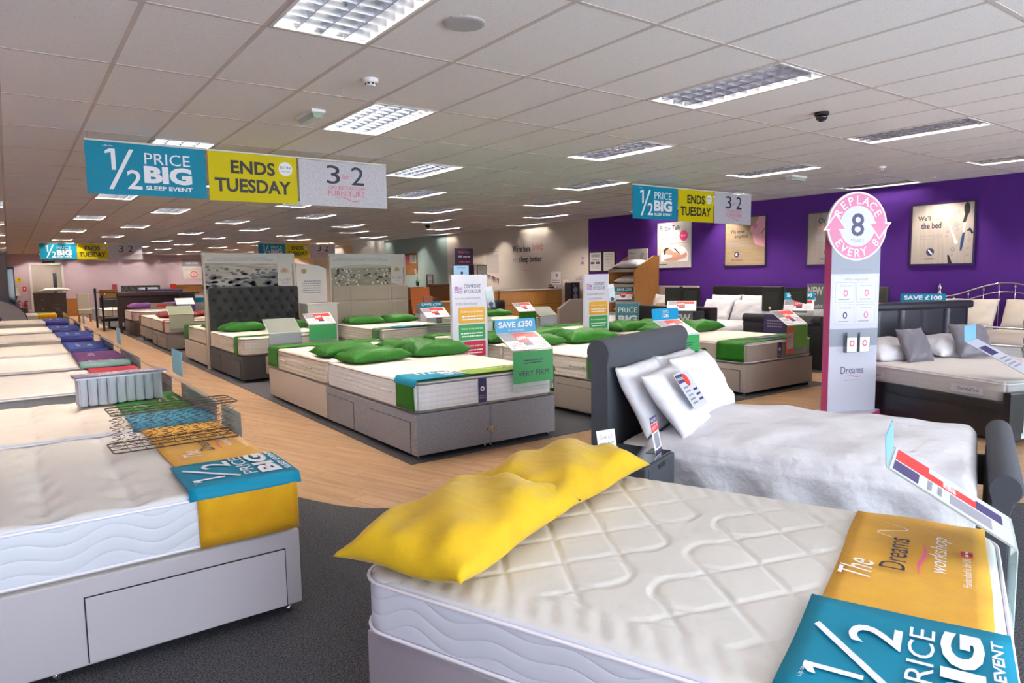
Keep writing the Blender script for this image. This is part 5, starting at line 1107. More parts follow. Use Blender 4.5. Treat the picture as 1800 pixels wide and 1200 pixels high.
shape(q, ell(0, cz, rg_-.018, rg_-.018, 48), PK, 'pink_ring', 0, .001); shape(q, ell(0, cz, .205, .205, 40), mat('disc_white', '#c9ccda', .4), 'disc_centre', .001, .002)
for s in (1, -1):
    A = [(s*.115, cz+s*.04), (s*.395, cz+s*.04), (s*.255, cz-s*.135)]; shape(q, [(x*1.0, y) for x, y in A], WHT, 'arrow_outline', .002, .0026); c0 = (sum(a[0] for a in A)/3, sum(a[1] for a in A)/3)
    shape(q, [(c0[0]+(x-c0[0])*.80, c0[1]+(y-c0[1])*.80) for x, y in A], PK, 'arrow_head', .0026, .003); shape(q, [(s*.215, cz+s*.02), (s*.315, cz+s*.02), (s*.315, cz+s*.10), (s*.205, cz+s*.10)], PK, 'arrow_shaft', .003, .0032)
txt(q, '8', -.075, cz-.10, .075, cz+.13, NAVY, bold=.012, h=.003); txt(q, 'YEARS', -.08, cz-.165, .08, cz-.125, GREYI, h=.003)
def arc(s, a0, a1, r, m, flip=False):
    for k, ch in enumerate(s):
        if ch == ' ': continue
        a = R(a0+(a1-a0)*k/(len(s)-1)); O = q.pt(r*math.cos(a), cz+r*math.sin(a), 0); up = Vector((math.cos(a), 0, math.sin(a)))*(-1 if flip else 1); U = up.cross(Vector((0, -1, 0)))*-1
        U = Vector((math.sin(a), 0, -math.cos(a)))*(-1 if flip else 1)
        g_ = Fr(O, U, up, t); v, ff = text_mesh(ch, .01, 0); hgt = .085; sx = hgt/.72; P = [g_.pt((c[0])*sx, (c[1]-.36)*sx, .004) for c in v]; new('lettering', mesh(P, ff), m, t)
arc('REPLACE', 150, 30, .265, WHT); arc('EVERY 8', 218, 322, .265, WHT, True)

# black leather bed behind the totem
BA = R(-17.6); a_ = R(-107.6); bl_ = (math.cos(a_), math.sin(a_)); bw_ = (-bl_[1], bl_[0]); BWD, BLN = 1.80, 2.0; B0 = (7.56, 4.15)
bcx, bcy = B0[0]+bl_[0]*BLN/2+bw_[0]*BWD/2, B0[1]+bl_[1]*BLN/2+bw_[1]*BWD/2
t = thing('leather_bed', 'navy-black leather bed frame with a high padded headboard', 'bed frame', (bcx, bcy, 0), BA)
P, F, T = rbox(BWD+.30, 1.10, .12, 60, 8, 1, .03, .03, lambda X, Z: -.014*np.exp(-((np.abs(((X+.04)/.36)-np.round((X+.04)/.36))*.36)/.010)**2))
Q = np.stack([P[:, 0]+.13, -P[:, 2]+BLN/2+.13, P[:, 1]+.58], 1); new('headboard', mesh(Q, F, 'hb', None, True), LTH, t)
MB().box(-BWD/2-.04, BWD/2+.30, BLN/2-.04, BLN/2+.14, 1.055, 1.15, .03).build('headboard_roll', LTH, t, smooth=False)
for s in (-1, 1): MB().box(s*BWD/2-.03, s*BWD/2+.03, -BLN/2, BLN/2, .03, .37, .012).build('side_rail', LTH, t)
MB().box(-BWD/2-.03, BWD/2+.03, -BLN/2-.05, -BLN/2+.02, .03, .46, .012).build('footboard', LTH, t)
b = MB(); b.box(-.008, 0, -.85, .75, .05, .27, .004); b.build('drawer_front', LTH, t, (-BWD/2-.03, 0, 0)); g2 = MB().prism([(-.9, 0), (-.15, 0), (-.08, -.03), (.08, -.03), (.15, 0), (.8, 0), (.8, -.008), (.16, -.008), (.09, -.038), (-.09, -.038), (-.16, -.008), (-.9, -.008)], 0, .004, lambda a, b_, c_: (-BWD/2-.039-c_, a, b_+.29)).build('drawer_lip', BLK, t)
for a in (-1, 1):
    for c in (-1, 1): MB().box(a*.8-.03, a*.8+.03, c*.9-.03, c*.9+.03, 0, .05).build('foot', BLK, t)
mattress('white memory mattress on the leather bed', bcx, bcy, BA, .30, BWD-.02, BLN-.03, .25, LTW, mat('pale_grid_border', '#b9b5b4', .7, bump=('rows', .05, .4, .006)), waves(.003, .3, 1.2, .02), (24, 28, 3), handles=False)
BP = place(bcx, bcy, BA)
for k, yy in enumerate((.30, -.78)):
    x, y = BP(-BWD/2-.0, yy); o = MB().box(-.004, 0, 0, .32, 0, .075, .002).build('care_label', LILP, None, (x, y, .395), (0, 0, BA)); o.rotation_euler[2] = BA; tag(o, ('care label on the side of the leather bed mattress near the pillows', 'care label on the side of the leather bed mattress near the foot')[k], 'label'); f = Fr((-.0045, .30, 0), (0, -1, 0), (0, 0, 1), o); txt(f, 'ThermoCool', .05, .025, .26, .055, NAVY)
def bp(lab, lx_, ly_, z, rz, tilt, w, d, h, m, seed, **k): x, y = BP(lx_, ly_); return pillow(lab, x, y, z, BA+rz, w, d, h, m, tilt=R(tilt), seed=seed, **k)
bp('plump white pillow at the totem end of the leather bed', -.45, .66, .64, 0, 14, .76, .5, .24, LINEN, 71); bp('plump white pillow in the far half of the leather bed', .42, .66, .64, 0, 14, .76, .5, .24, LINEN, 72)
GRC = mat('grey_satin_cushion', '#6b6872', .45, sheen=.3)
bp('left grey satin cushion on the leather bed', -.38, .40, .72, .05, 62, .40, .40, .13, GRC, 73, cat='cushion', name='cushion'); bp('right grey satin cushion on the leather bed', .40, .36, .74, -.25, 58, .42, .42, .14, GRC, 74, cat='cushion', name='cushion')
x, y = BP(-.74, -BLN/2-.08); t, fv, fs = stand('clear price stand with a yellow sticker at the foot of the leather bed', x, y, R(8), .63, .42, .5, (.46, .26), None, None, None, sheet=False)
p = plate(fs, .01, .01, .41, .52, mat('clear_white_sheet', '#c9ccd6', .3), 'price_card', .0035, .005); f = Fr(fs.O+fs.N*.005, fs.U, fs.V, p); plate(f, .0, -.01, .15, .04, mat('yellow_sticker', '#dfe06a'), 'sticker'); plate(f, .05, .3, .3, .42, NAVY, 'brand_block'); smalltext(f, .05, .1, .35, .26, 4, GREYI)
fh = Fr(fs.pt(0, .53), (1, 0, 0), (0, .05, 1), t); plate(fh, 0, 0, .40, .14, mat('pale_teal_card', '#79b5cc', .4), 'header_card', 0, .003, rad=.02)

# ================================================================ BEDS AGAINST THE PURPLE WALL (heads at x = 12)
def wbed(lab, y, W, hbm, hbH, frame_m, fbH, fb_lab, sleigh=False, low=.30, x0=9.95, hb_style=None):
    t = thing('bed_frame', lab, 'bed frame', (11.0, y, 0), -PI/2); L = 2*(12.0-x0-.0)/1.0; L = (12.0-x0); yo = 11.0-x0
    P, F, T = rbox(W, hbH-.10, .09, 40, 6, 1, .02, .02, hb_style); Q = np.stack([P[:, 0], -P[:, 2]+1.06, P[:, 1]+(hbH+.10)/2], 1); new('headboard', mesh(Q, F, 'hb', None, True), hbm, t)
    for s in (-1, 1): MB().box(s*(W/2-.03)-.03, s*(W/2-.03)+.03, -yo, 1.0, .05, low, .008).build('side_rail', frame_m, t)
    if sleigh:
        board('footboard', -yo, fbH, -1, .07, .12, W, frame_m, t)
    elif fbH: MB().box(-W/2, W/2, -yo-.20, -yo+.02, .03, fbH, .02).build('footboard', frame_m, t)
    for a in (-1, 1): MB().box(a*(W/2-.08)-.03, a*(W/2-.08)+.03, .9, .96, 0, .06).build('foot', BLK, t)
    return t
def wmat(lab, y, W, mt=LTW, z=.28, L=1.9): return mattress(lab, 11.03, y, -PI/2, z, W-.14, L, .24, mt, MWR, None, (10, 12, 2), handles=False)
def wduv(lab, y, W, m=LINEN, y1=.55): return duvet(lab, 11.03, y, -PI/2, W-.10, -.96, y1, .56, .24, m, n=(30, 36), puff=.04, wr=.008, seed=int(y*10))
def wpil(lab, y, dx, z, tilt, w=.70, m=LINEN, seed=1, d=.48, h=.18, **k): return pillow(lab, dx, y, z, -PI/2, w, d, h, m, tilt=R(tilt), seed=seed, **k)
OAT = mat('oatmeal_linen_fabric', '#a79c8f', .85, bump=('noise', 200, .2))
wbed('oatmeal bed frame with a plain wide headboard beside the pillow rack', 10.64, 1.98, OAT, 1.24, OAT, 0, None)
wmat('white mattress below the oatmeal headboard', 10.64, 1.9); wduv('white duvet below the oatmeal headboard', 10.64, 1.9)
for k, (yy, s) in enumerate(((11.05, 'left'), (10.30, 'right'))): wpil('tall white pillow on the %s below the oatmeal headboard' % s, yy, 11.72, .80, 68, .78, seed=80+k, d=.55, crease=.02)
wpil('beige cushion below the oatmeal headboard', 11.08, 11.42, .72, 60, .42, mat('beige_satin', '#a08a68', .5), seed=83, d=.40, h=.14, cat='cushion', name='cushion'); wpil('half hidden beige cushion beside the black footboard', 10.2, 11.45, .72, 60, .40, mat('beige_satin', '#a08a68'), seed=84, d=.38, h=.14, cat='cushion', name='cushion')
def trim(X, Z): return -.012*np.exp(-((Z-.22)/.012)**2) - .012*np.exp(-((X-.0)/.010)**2)
wbed('black leather television bed frame with white pillows', 8.42, 1.66, LTB, 1.24, LTB, .92, None, hb_style=trim)
wmat('white mattress of the black television bed', 8.42, 1.6); wduv('white duvet of the black television bed', 8.42, 1.6)
for k, (yy, s) in enumerate(((8.78, 'left'), (8.06, 'right'))):
    wpil('white pillow standing %s on the black television bed' % s, yy, 11.76, .83, 70, .74, seed=90+k, d=.52, crease=.01); wpil('front white pillow %s on the black television bed' % s, yy+.04, 11.56, .76, 62, .70, seed=94+k, d=.5, crease=.01)

GSL = mat('grey_linen', '#aeb0b3', .85, bump=('noise', 90, .2)); NVS = mat('midnight_fabric', '#191a26', .8, bump=('noise', 300, .2))
wbed('midnight blue sleigh television bed frame left of the sign totem', 6.36, 1.38, mat('dark_olive_leather', '#2a2924'), 1.24, NVS, .84, None, sleigh=True, x0=10.0)
wmat('mattress of the midnight blue sleigh bed', 6.36, 1.34, mat('grey_linen', '#aeb0b3'), z=.40); duvet('pale grey duvet on the midnight blue sleigh bed', 11.0, 6.36, -PI/2, 1.30, -.85, .95, .80, .35, GSL, n=(30, 36), seed=8)
def tv(lab, y, x, w, z0, z1, two=True):
    t = thing('television', lab, 'television', (x, y, z0), -PI/2); MB().box(-w/2, w/2, -.02, .02, 0, z1-z0, .006).build('back_cover', mat('tv_back', '#1d1f1e', .4), t)
    MB().box(-.03, .03, -.045, -.02, -.05, z1-z0+.02, .006).build('lift_post', BLK, t)
    for s in (-1, 1): MB().box(s*w*.27-w*.16, s*w*.27+w*.16, -.028, -.02, .15*(z1-z0), .82*(z1-z0), .004).build('vent_panel', mat('tv_panel', '#252724', .35), t); MB().box(s*w*.3-.02, s*w*.3+.02, -.032, -.028, .1*(z1-z0), .2*(z1-z0)).build('socket_cluster', WHT, t)
tv('television raised from the footboard of the black bed below the oatmeal headboard', 8.42, 10.02, .80, .92, 1.26); tv('television raised from the footboard in front of the dark headboard', 6.35, 10.02, .78, .88, 1.27)
# stands and display boards of that row
def neww(lab, x, y, rz, w, h, full):
    t = thing('new_sign', lab, 'display board', (x, y, 0), rz); GB = mat('grey_board', '#5b6163', .5); MB().box(0, w, 0, .10, .02, h, .004).build('board', GB, t); MB().box(-.02, w+.02, -.04, .16, 0, .03).build('foot', BLK, t)
    f = Fr((0, -.002, 0), (1, 0, 0), (0, 0, 1), t); txt(f, 'NEW', .05*w, h-.20, .92*w, h-.05, mat('pale_lettering', '#c9c6bd'), bold=.04)
    if full: txt(f, '&', .42*w, h-.31, .56*w, h-.24, WHT); txt(f, 'Exclusive', .1*w, h-.43, .9*w, h-.35, WHT)
    return t
neww('grey board reading NEW & Exclusive against the purple wall', 11.80, 7.02, -PI/2, .34, 1.29, True)
t = neww('grey stand reading NEW in front of the white pillows', 9.32, 8.15, -R(52), .42, .86, False); 
MB().box(.42, .62, .0, .10, .05, .86, .02).build('dark_side', LTH, t)
f = Fr((-.02, -.04, .87), (1, 0, 0), (0, .30, .16), t); plate(f, 0, 0, .50, .34, ACR, 'sloped_shelf', 0, .003); price_sheet(f, .5, .34)
stand('price stand reading SAVE £100 at the rounded black footboard', 9.82, 5.98, -R(62), .92, .44, .16, (.26, .16), 'SAVE £100', None, None, header_col=TEAL, header_h=.12)
t = thing('purple_card', 'dark purple card hanging on the rounded black footboard', 'card', (9.90, 6.6, .55), -PI/2); f = Fr((0, -.04, 0), (1, 0, 0), (0, 0, 1), t); plate(f, 0, 0, .40, .28, NAVY, 'card_face', 0, .003); smalltext(f, .05, .08, .35, .22, 3, GREYI, h=.004)
# chrome bed and its stand
t = thing('chrome_bed', 'chrome bed frame with a wavy railed headboard against the purple wall', 'bed frame', (11.0, 3.95, 0), -PI/2)
def rod(nm, pts, r, m=CHR): return MB().tube(pts, r, 10).build(nm, m, t, smooth=True)
for s in (-1, 1):
    MB().lathe([(.014, 0), (.026, .03), (.026, .9), (.034, .92), (.034, .95), (.024, .97), (.024, 1.12), (.036, 1.14), (.036, 1.16), (.018, 1.18), (.03, 1.20), (.036, 1.23), (.03, 1.26), (.012, 1.28), (.016, 1.30)], n=16).build('head_post', CHR, t, (s*.92, 1.0, 0), smooth=True)
    MB().lathe([(.02, 0), (.028, .03), (.028, .60), (.042, .63), (.042, .67), (.028, .70), (.028, .80), (.045, .83), (.05, .87), (.045, .91), (.015, .94), (.001, .96)], n=16).build('foot_post', CHR, t, (s*.92, -1.08, 0), smooth=True)
wavy = lambda z0: [(-.92+1.84*i/30, 1.0, z0 - .11*math.cos(2*PI*(i/30)) + .0) for i in range(31)]
rod('top_rail', wavy(1.20), .014); rod('middle_rail', wavy(1.07), .011)
for k in range(1, 9): u = k/9; z = -.11*math.cos(2*PI*u); x_ = -.92+1.84*u; rod('spindle', [(x_, 1.0, .5), (x_, 1.0, 1.20+z)], .008); MB().lathe([(.008, -.03), (.022, 0), (.008, .03)], n=10).build('finial', CHR, t, (x_, 1.0, 1.15+z)); 
for z in (.80, .58): rod('foot_rail', [(-.92, -1.08, z), (.92, -1.08, z)], .013)
for s in (-1, 1): MB().box(s*.9-.02, s*.9+.02, -1.08, 1.0, .26, .34, .004).build('side_rail', CHR, t)
CRL = mat('cream_knit', '#c9beb1', .85, bump=('noise', 60, .4, .01))
mattress('mattress of the chrome bed', 11.0, 3.95, -PI/2, .34, 1.74, 1.96, .24, LTW, MWR, None, (10, 12, 2), handles=False)
duvet('cream patterned duvet on the chrome bed', 11.0, 3.95, -PI/2, 1.78, -.98, .6, .62, .26, CRL, n=(30, 36), seed=5); wpil('cream quilted pillow left on the chrome bed', 4.35, 11.68, .86, 62, .78, CRL, 97, d=.5); wpil('cream quilted pillow right on the chrome bed', 3.5, 11.68, .86, 62, .78, CRL, 98, d=.5)
t, fv, fs = stand('price stand reading SAVE £100 behind the leather headboard', 9.55, 4.05, -R(62), .93, .52, .42, (.24, .15), 'SAVE £100', TEAL, None, header_col=TEAL, header_h=.13)
f = Fr(fv.O+fv.N*.006, fv.U, fv.V, t); txt(f, '1/2 PRICE', .04, .24, .46, .33, WHT); txt(f, 'BIG', .1, .1, .4, .2, WHT, bold=.05)
# pillow rack
t = thing('pillow_rack', 'oak shelf rack with slanted shelves of pillows', 'shelf unit', (11.55, 11.10, 0), -PI/2)
for s in (-1, 1): MB().prism([(-.42, 0), (.36, 0), (.36, 1.92), (.20, 1.92), (-.42, 1.60)] if True else [], -.015, .015, lambda a, b, c_: (c_+s*.40, a, b)).build('side_panel', WOODL, t)
for k, z in enumerate((.28, .62, .94, 1.26, 1.60)): MB().prism([(-.40, -.03), (.34, .10), (.34, .125), (-.40, -.005)], -.385, .385, lambda a, b, c_: (c_, a, b+z)).build('shelf', WOODL, t); MB().box(-.385, .385, -.43, -.40, z-.04, z+.03, .003).build('shelf_edge', mat('clear_edge_strip', '#8b8882', .3), t)
hd = MB().box(-.30, .30, .10, .12, 1.66, 2.08, .003).build('header_board', PW1, t); f = Fr((-.29, .098, 1.70), (1, 0, 0), (0, 0, 1), hd); txt(f, 'Pillows', .04, .26, .22, .31, INK); smalltext(f, .05, .14, .22, .22, 3, GREYI); shape(f, [(.30, .0), (.40, .10), (.36, .22), (.42, .30), (.50, .28), (.46, .16), (.54, 0)], mat('sketch_print', '#a79d96'), 'printed_figure', 0, .001)
for k, z in enumerate((1.72, 1.38, 1.06, .74, .40)): wpil(('top', 'second', 'third', 'fourth', 'bottom')[k] + ' white pillow in the oak pillow rack', 11.10, 11.48, z, 8, .72, seed=100+k, d=.48, h=.20)
t = thing('price_stand', 'small stand with SAVE £200 strip on the oak pillow rack', 'price stand', (11.0, 10.95, .95), -PI/2+.5); f = Fr((-.22, 0, 0), (1, 0, 0), (0, .3, .2), t); plate(f, 0, 0, .44, .32, ACR, 'sloped_shelf', 0, .003); price_sheet(f, .44, .30); f2 = Fr(f.pt(0, .30), (1, 0, 0), (0, .1, 1), t); p = plate(f2, 0, 0, .42, .10, TEAL, 'header_card', 0, .003); txt(Fr(f2.O+f2.N*.003, f2.U, f2.V, p), 'SAVE £200', .04, .025, .38, .08, WHT, bold=.03)
t = thing('promotional_board', 'slate grey board with teal PRICE BIG print behind the right totem', 'display board', (9.45, 9.5, 0), -R(40)); MB().prism([(-.05, 0), (.62, 0), (.62, .45), (.42, .98), (-.05, 1.0)], 0, .04, lambda a, b, c_: (a, c_, b)).build('board', mat('slate_board', '#7d868c', .5), t); f = Fr((0, -.002, 0), (1, 0, 0), (0, 0, 1), t); plate(f, -.03, .5, .38, .95, mat('dull_teal_print', '#3f7f8c'), 'teal_print'); txt(f, 'PRICE', .0, .78, .36, .88, WHT, h=.002); txt(f, 'BIG', .0, .58, .36, .73, WHT, bold=.05, h=.002)
# ================================================================ HANGING BANNERS
def banner(lab, x0, y, ztop, wd, ht, detail):
    t = thing('hanging_banner', lab, 'banner', (x0, y, ztop)); w1, w2, w3 = wd*.343, wd*.298, wd*.343; g = wd*.008
    rail = MB().box(0, wd, -.012, .012, -.004, .012, .002).build('hanging_rail', mat('pale_rail', '#d8d4cf', .4), t)
    for k in range(4): x = .03+(wd-.06)*k/3; MB().tube([(x, 0, .01), (x, 0, ZC-ztop)], .0015, 4).build('wire', CHR, t)
    a = MB().box(0, w1, -.003, .003, -ht, -.004).build('teal_panel', TEAL, t); f = Fr((0, -.0035, -ht), (1, 0, 0), (0, 0, 1), a); half_price(f, w1, ht)
    a = MB().box(w1+g, w1+g+w2, -.003, .003, -ht-.01, -.004).build('yellow_panel', YELP, t); f = Fr((w1+g, -.0035, -ht), (1, 0, 0), (0, 0, 1), a)
    txt(f, 'ENDS', .24*w2, .56*ht, .74*w2, .84*ht, BLACKINK, bold=.03); txt(f, 'TUESDAY', .06*w2, .17*ht, .92*w2, .46*ht, BLACKINK, bold=.03)
    b = shape(f, ell(.865*w2, .73*ht, .082*w2*1.0, .082*w2), WHT, 'white_badge', 0, .0012); f2 = Fr(f.O+f.N*.0012, f.U, f.V, b); txt(f2, 'EXTRA', .80*w2, .735*ht, .93*w2, .785*ht, TEAL, bold=.02); txt(f2, 'LINES ADDED', .81*w2, .66*ht, .92*w2, .70*ht, GREYI)
    a = MB().box(w1+w2+2*g, wd, -.003, .003, -ht-.015, -.008).build('pale_panel', LILP, t); f = Fr((w1+w2+2*g, -.0035, -ht), (1, 0, 0), (0, 0, 1), a)
    txt(f, '3', .30*w3, .48*ht, .45*w3, .90*ht, INK); txt(f, '2', .58*w3, .48*ht, .73*w3, .90*ht, INK); txt(f, 'for', .475*w3, .60*ht, .555*w3, .72*ht, PINK)
    txt(f, 'ON BEDROOM', .31*w3, .36*ht, .73*w3, .44*ht, PINK); txt(f, 'FURNITURE', .31*w3, .21*ht, .73*w3, .33*ht, PINK); swoosh(f, .38*w3, .70*w3, .15*ht, .012*ht*4, PINK, th=.02*ht)
banner('nearest hanging banner: half price, ENDS TUESDAY and 3 for 2 panels, upper left', .65, 7.58, 2.85, 3.05, .49, True)
banner('hanging banner with the three sale panels in front of the purple wall', 7.66, 7.4, 2.86, 2.94, .50, True)
banner('distant hanging banner with the three sale panels at far left', .90, 28.0, 2.82, 3.05, .54, False)
banner('distant hanging banner with the three sale panels above the valley picture', 7.75, 27.0, 2.86, 3.05, .54, False)

# ================================================================ RECEPTION AND OFFICE CORNER
t = thing('reception_counter', 'curved oak reception counter in front of the cream wall', 'counter', (10.0, 14.0, 0)); n = 16; Wd = 2.05
out = [(Wd*i/n, .30*(2*i/n-1)**2*.9) for i in range(n+1)]
b = MB().prism([(x, y) for x, y in out] + [(x, y+.05) for x, y in out[::-1]], .08, 1.13, None); b.build('curved_front', WOODL, t)
for zz in (.42, .76): MB().prism([(x, y-.002) for x, y in out] + [(x, y+.004) for x, y in out[::-1]], zz, zz+.008, None).build('panel_joint', mat('joint_brown', '#5a3c1c', .8), t)  # dark brown strips along the panel joints
MB().box(.95, .956, .015, .03, .08, 1.13).build('vertical_joint', mat('joint_brown', '#5a3c1c'), t)
MB().prism([(x, y-.02) for x, y in out] + [(x, y+.26) for x, y in out[::-1]], 1.13, 1.16, None).build('counter_top', mat('counter_cream', '#d5cabd', .4), t)
MB().box(0, Wd, .5, .9, .70, .74).build('work_surface', WOODL, t); MB().box(0, .04, .27, .9, 0, 1.12).build('end_panel', WOODL, t); MB().box(Wd-.04, Wd, .27, .9, 0, 1.12).build('end_panel', WOODL, t)
t = thing('desk', 'low oak desk left of the reception counter', 'desk', (8.4, 14.5, 0)); MB().box(0, 1.55, 0, .7, .86, .90, .004).build('desk_top', WOODL, t)
for x in (0, 1.51): MB().box(x, x+.04, .02, .68, 0, .86).build('side_panel', WOODD, t)
MB().box(.04, 1.51, .04, .06, .15, .86).build('modesty_panel', WOODL, t)
def ochair(lab, x, y, rz, m=BLK):
    t = thing('office_chair', lab, 'chair', (x, y, 0), rz); P, F, T = rbox(.48, .48, .08, 6, 6, 1, .06, .03); P[:, 2] += .44; new('seat', mesh(P, F, 's', None, True), m, t)
    P, F, T = rbox(.46, .50, .05, 8, 8, 1, .06, .02, lambda a, b: 0*a); Q = np.stack([P[:, 0], P[:, 2]+.20+.0*P[:, 1], P[:, 1]+.70], 1); new('backrest', mesh(Q, F[::1], 'b', None, True), m, t)
    MB().tube([(0, 0, .06), (0, 0, .45)], .025, 10).build('gas_lift', CHR, t); MB().box(-.03, .03, .16, .22, .44, .72, .005).build('back_bar', BLK, t)
    for k in range(5): a = 2*PI*k/5; l = MB().tube([(0, 0, .08), (.27*math.cos(a), .27*math.sin(a), .05)], .015, 6).build('leg', BLK, t); MB().lathe([(.001, -.01), (.024, -.01), (.024, .01), (.001, .01)], n=10).build('castor', BLK, l, (.27*math.cos(a), .27*math.sin(a), .025), (PI/2, 0, a))
ochair('black office chair in front of the reception counter', 9.35, 13.1, .25, mat('black_mesh', '#121214', .6)); ochair('black office chair behind the SAVE £200 stand', 7.95, 13.9, -.15, mat('black_mesh', '#121214'))
t = thing('photo_kiosk', 'purple information screen on a stand above the left information totem', 'kiosk', (9.33, 15.35, 0))
MB().box(.28, .42, .0, .14, 0, 1.55, .01).build('pedestal', BLK, t); MB().box(.05, .65, -.15, .25, 0, .03).build('foot_plate', BLK, t)
a = MB().box(.06, .62, .02, .06, 1.79, 2.24, .02).build('purple_sign', mat('aubergine', '#2a1b3d', .4), t); f = Fr((.06, .018, 1.79), (1, 0, 0), (0, 0, 1), a); txt(f, 'Enjoy our', .12, .31, .44, .38, PINK, bold=.01); txt(f, 'full range', .10, .19, .46, .27, WHT, bold=.02); txt(f, 'online here', .12, .07, .44, .14, PINK, bold=.01)
a = MB().box(-.03, .62, -.02, .02, 1.46, 1.82, .01).build('monitor', BLK, t); f = Fr((-.02, -.022, 1.48), (1, 0, 0), (0, 0, 1), a); s_ = plate(f, 0, 0, .46, .31, mat('screen_glow', '#9fc4e4', .3, emit=.55), 'screen'); f = Fr(f.O+f.N*.001, f.U, f.V, s_); txt(f, 'Welcome', .1, .24, .35, .28, TEAL); shape(f, ell(.25, .12, .04, .04, 14), NAVY, 'screen_icon', 0, .001)
t = thing('tablet_stand', 'small framed panel on a stand right of the purple screen', 'display board', (9.82, 15.0, 0)); MB().box(.1, .14, 0, .04, 0, 1.5).build('pole', BLK, t); MB().box(0, .24, -.1, .1, 0, .02).build('foot', BLK, t); MB().box(0, .30, 0, .03, 1.44, 1.80, .02).build('frame', mat('bronze_frame', '#5b4434', .4), t); f = Fr((.02, -.001, 1.46), (1, 0, 0), (0, 0, 1), t); plate(f, 0, 0, .26, .32, PW1, 'sheet'); smalltext(f, .03, .18, .2, .28, 3, GREYI, h=.003); shape(f, ell(.15, .08, .04, .03, 10), BLACKINK, 'printed_figure', .001, .002)
# things on the cream wall
t = thing('wall_notice', 'pale grey notice panel on the cream wall left of the lettering', 'notice', (XR-.001, 18.0, 1.58)); f = Fr((-.006, 0, 0), (0, -1, 0), (0, 0, 1), t); plate(f, .05, 0, .72, .58, mat('faint_grey_sheet', '#bcb3ab', .6), 'sheet', -.005, 0); txt(f, 'Dreams', .22, .72, .52, .80, GREYI); plate(f, 0, .66, .70, .675, GREYI, 'rule'); smalltext(f, .1, .1, .66, .5, 6, LILP)
t = thing('wall_poster', 'dark jagged artwork strip on the cream wall behind the leaflet holder', 'picture', (XR-.001, 17.9, 1.15)); f = Fr((-.006, 0, 0), (0, -1, 0), (0, 0, 1), t)
for k in range(7): shape(f, [(.09*k, .42-.02*k), (.09*k+.10, .38-.02*k), (.09*k+.07, .20-.02*k)], (INK, mat('bronze_print', '#7a5a44'), GREYI)[k % 3], 'printed_shard', 0, .002)
for k, (yy, zz, a, b) in enumerate(((20.1, 1.72, .24, .16), (20.1, 1.42, .24, .16), (14.75, 1.26, .40, .34), (14.25, 1.2, .22, .18), (13.75, 1.36, .30, .12), (13.55, 1.75, .16, .26))):
    t = thing('wall_sheet', ('small red-marked sheet on the cream wall beside the sage corner', 'lower small sheet on the cream wall beside the sage corner', 'white sheet with red marks above the counter', 'small white card above the counter', 'thin lilac card above the black speaker tower', 'pink notice at the right end of the cream wall')[k], 'notice', (XR-.001, yy, zz)); f = Fr((-.006, 0, 0), (0, -1, 0), (0, 0, 1), t); plate(f, 0, 0, a, b, WHT if k < 4 else LILP, 'sheet', -.004, 0); smalltext(f, .02, .02, a-.02, b*.4, 2, INK); shape(f, ell(a*.6, b*.7, b*.14, b*.14, 10), PINK, 'red_mark', 0, .001)
t = thing('noticeboard', 'cork noticeboard with papers on the sage wall', 'noticeboard', (XR-.001, 23.4, 1.62)); f = Fr((-.02, 0, 0), (0, -1, 0), (0, 0, 1), t); plate(f, 0, 0, .95, .72, mat('cork', '#9a6b3c', .9, speck=(60, '#7d5329', .5)), 'cork_panel', -.018, 0)
for a in ((-.03, -.03, .98, 0), (-.03, .72, .98, .75), (-.03, 0, 0, .72), (.95, 0, .98, .72)): plate(f, *a, WOODD, 'frame_rail', -.02, .012)
for k, (a, b, c_, d, m) in enumerate(((.05, .42, .35, .68, PINK), (.4, .45, .66, .69, WHT), (.7, .42, .92, .68, mat('mint_paper', '#b9cdb6')), (.4, .38, .9, .44, LILP))): plate(f, a, b, c_, d, m, 'paper', .0005, .0015)
# small cluster in front of the sage wall
t = thing('standing_mirror', 'narrow oak framed mirror standing before the sage wall', 'mirror', (10.0, 18.0, 0)); MB().box(0, .03, 0, .04, .7, 1.58, .004).build('frame_side', WOODD, t); MB().box(.20, .23, 0, .04, .7, 1.58, .004).build('frame_side', WOODD, t); MB().box(0, .23, 0, .04, 1.55, 1.58).build('frame_top', WOODD, t); MB().box(.03, .20, .01, .02, .72, 1.55).build('mirror_glass', mat('mirror_glass', '#dfe6e6', .05, 1.), t); MB().box(-.1, .33, -.15, .25, .60, .70, .01).build('base', WOODD, t); MB().box(-.05, .28, -.1, .2, 0, .6).build('stand', WOODD, t)
t = thing('wooden_headboard', 'walnut sleigh headboard before the cream wall', 'headboard', (9.5, 17.0, 0)); MB().box(0, .72, 0, .06, .0, 1.26, .01).build('panel', WOODD, t); MB().box(-.04, .78, -.03, .09, 1.25, 1.31, .02).build('top_rail', WOODD, t)
for x in (-.04, .72): MB().box(x, x+.06, -.01, .07, 0, 1.26).build('post', WOODD, t)
t = thing('orchid', 'white orchid in a dark pot behind the cream panelled headboard', 'plant', (8.45, 15.7, 1.30)); MB().lathe([(.035, -.02), (.05, .10), (.045, .10), (.001, .09)], n=12).build('pot', BLK, t)
LEAF = mat('leaf_green', '#2f5a2a', .5); rr = random.Random(5)
for k in range(5): a = k*1.3; MB().add([(0, 0, .09), (.06*math.cos(a-.3), .06*math.sin(a-.3), .14), (.14*math.cos(a), .14*math.sin(a), .10), (.06*math.cos(a+.3), .06*math.sin(a+.3), .14)], [(0, 1, 2, 3)]).build('leaf', LEAF, t)
for k in range(2): MB().tube([(0, 0, .09), (.02-.03*k, 0, .25), (-.05+.08*k, 0, .40)], .004, 5).build('stem', LEAF, t)
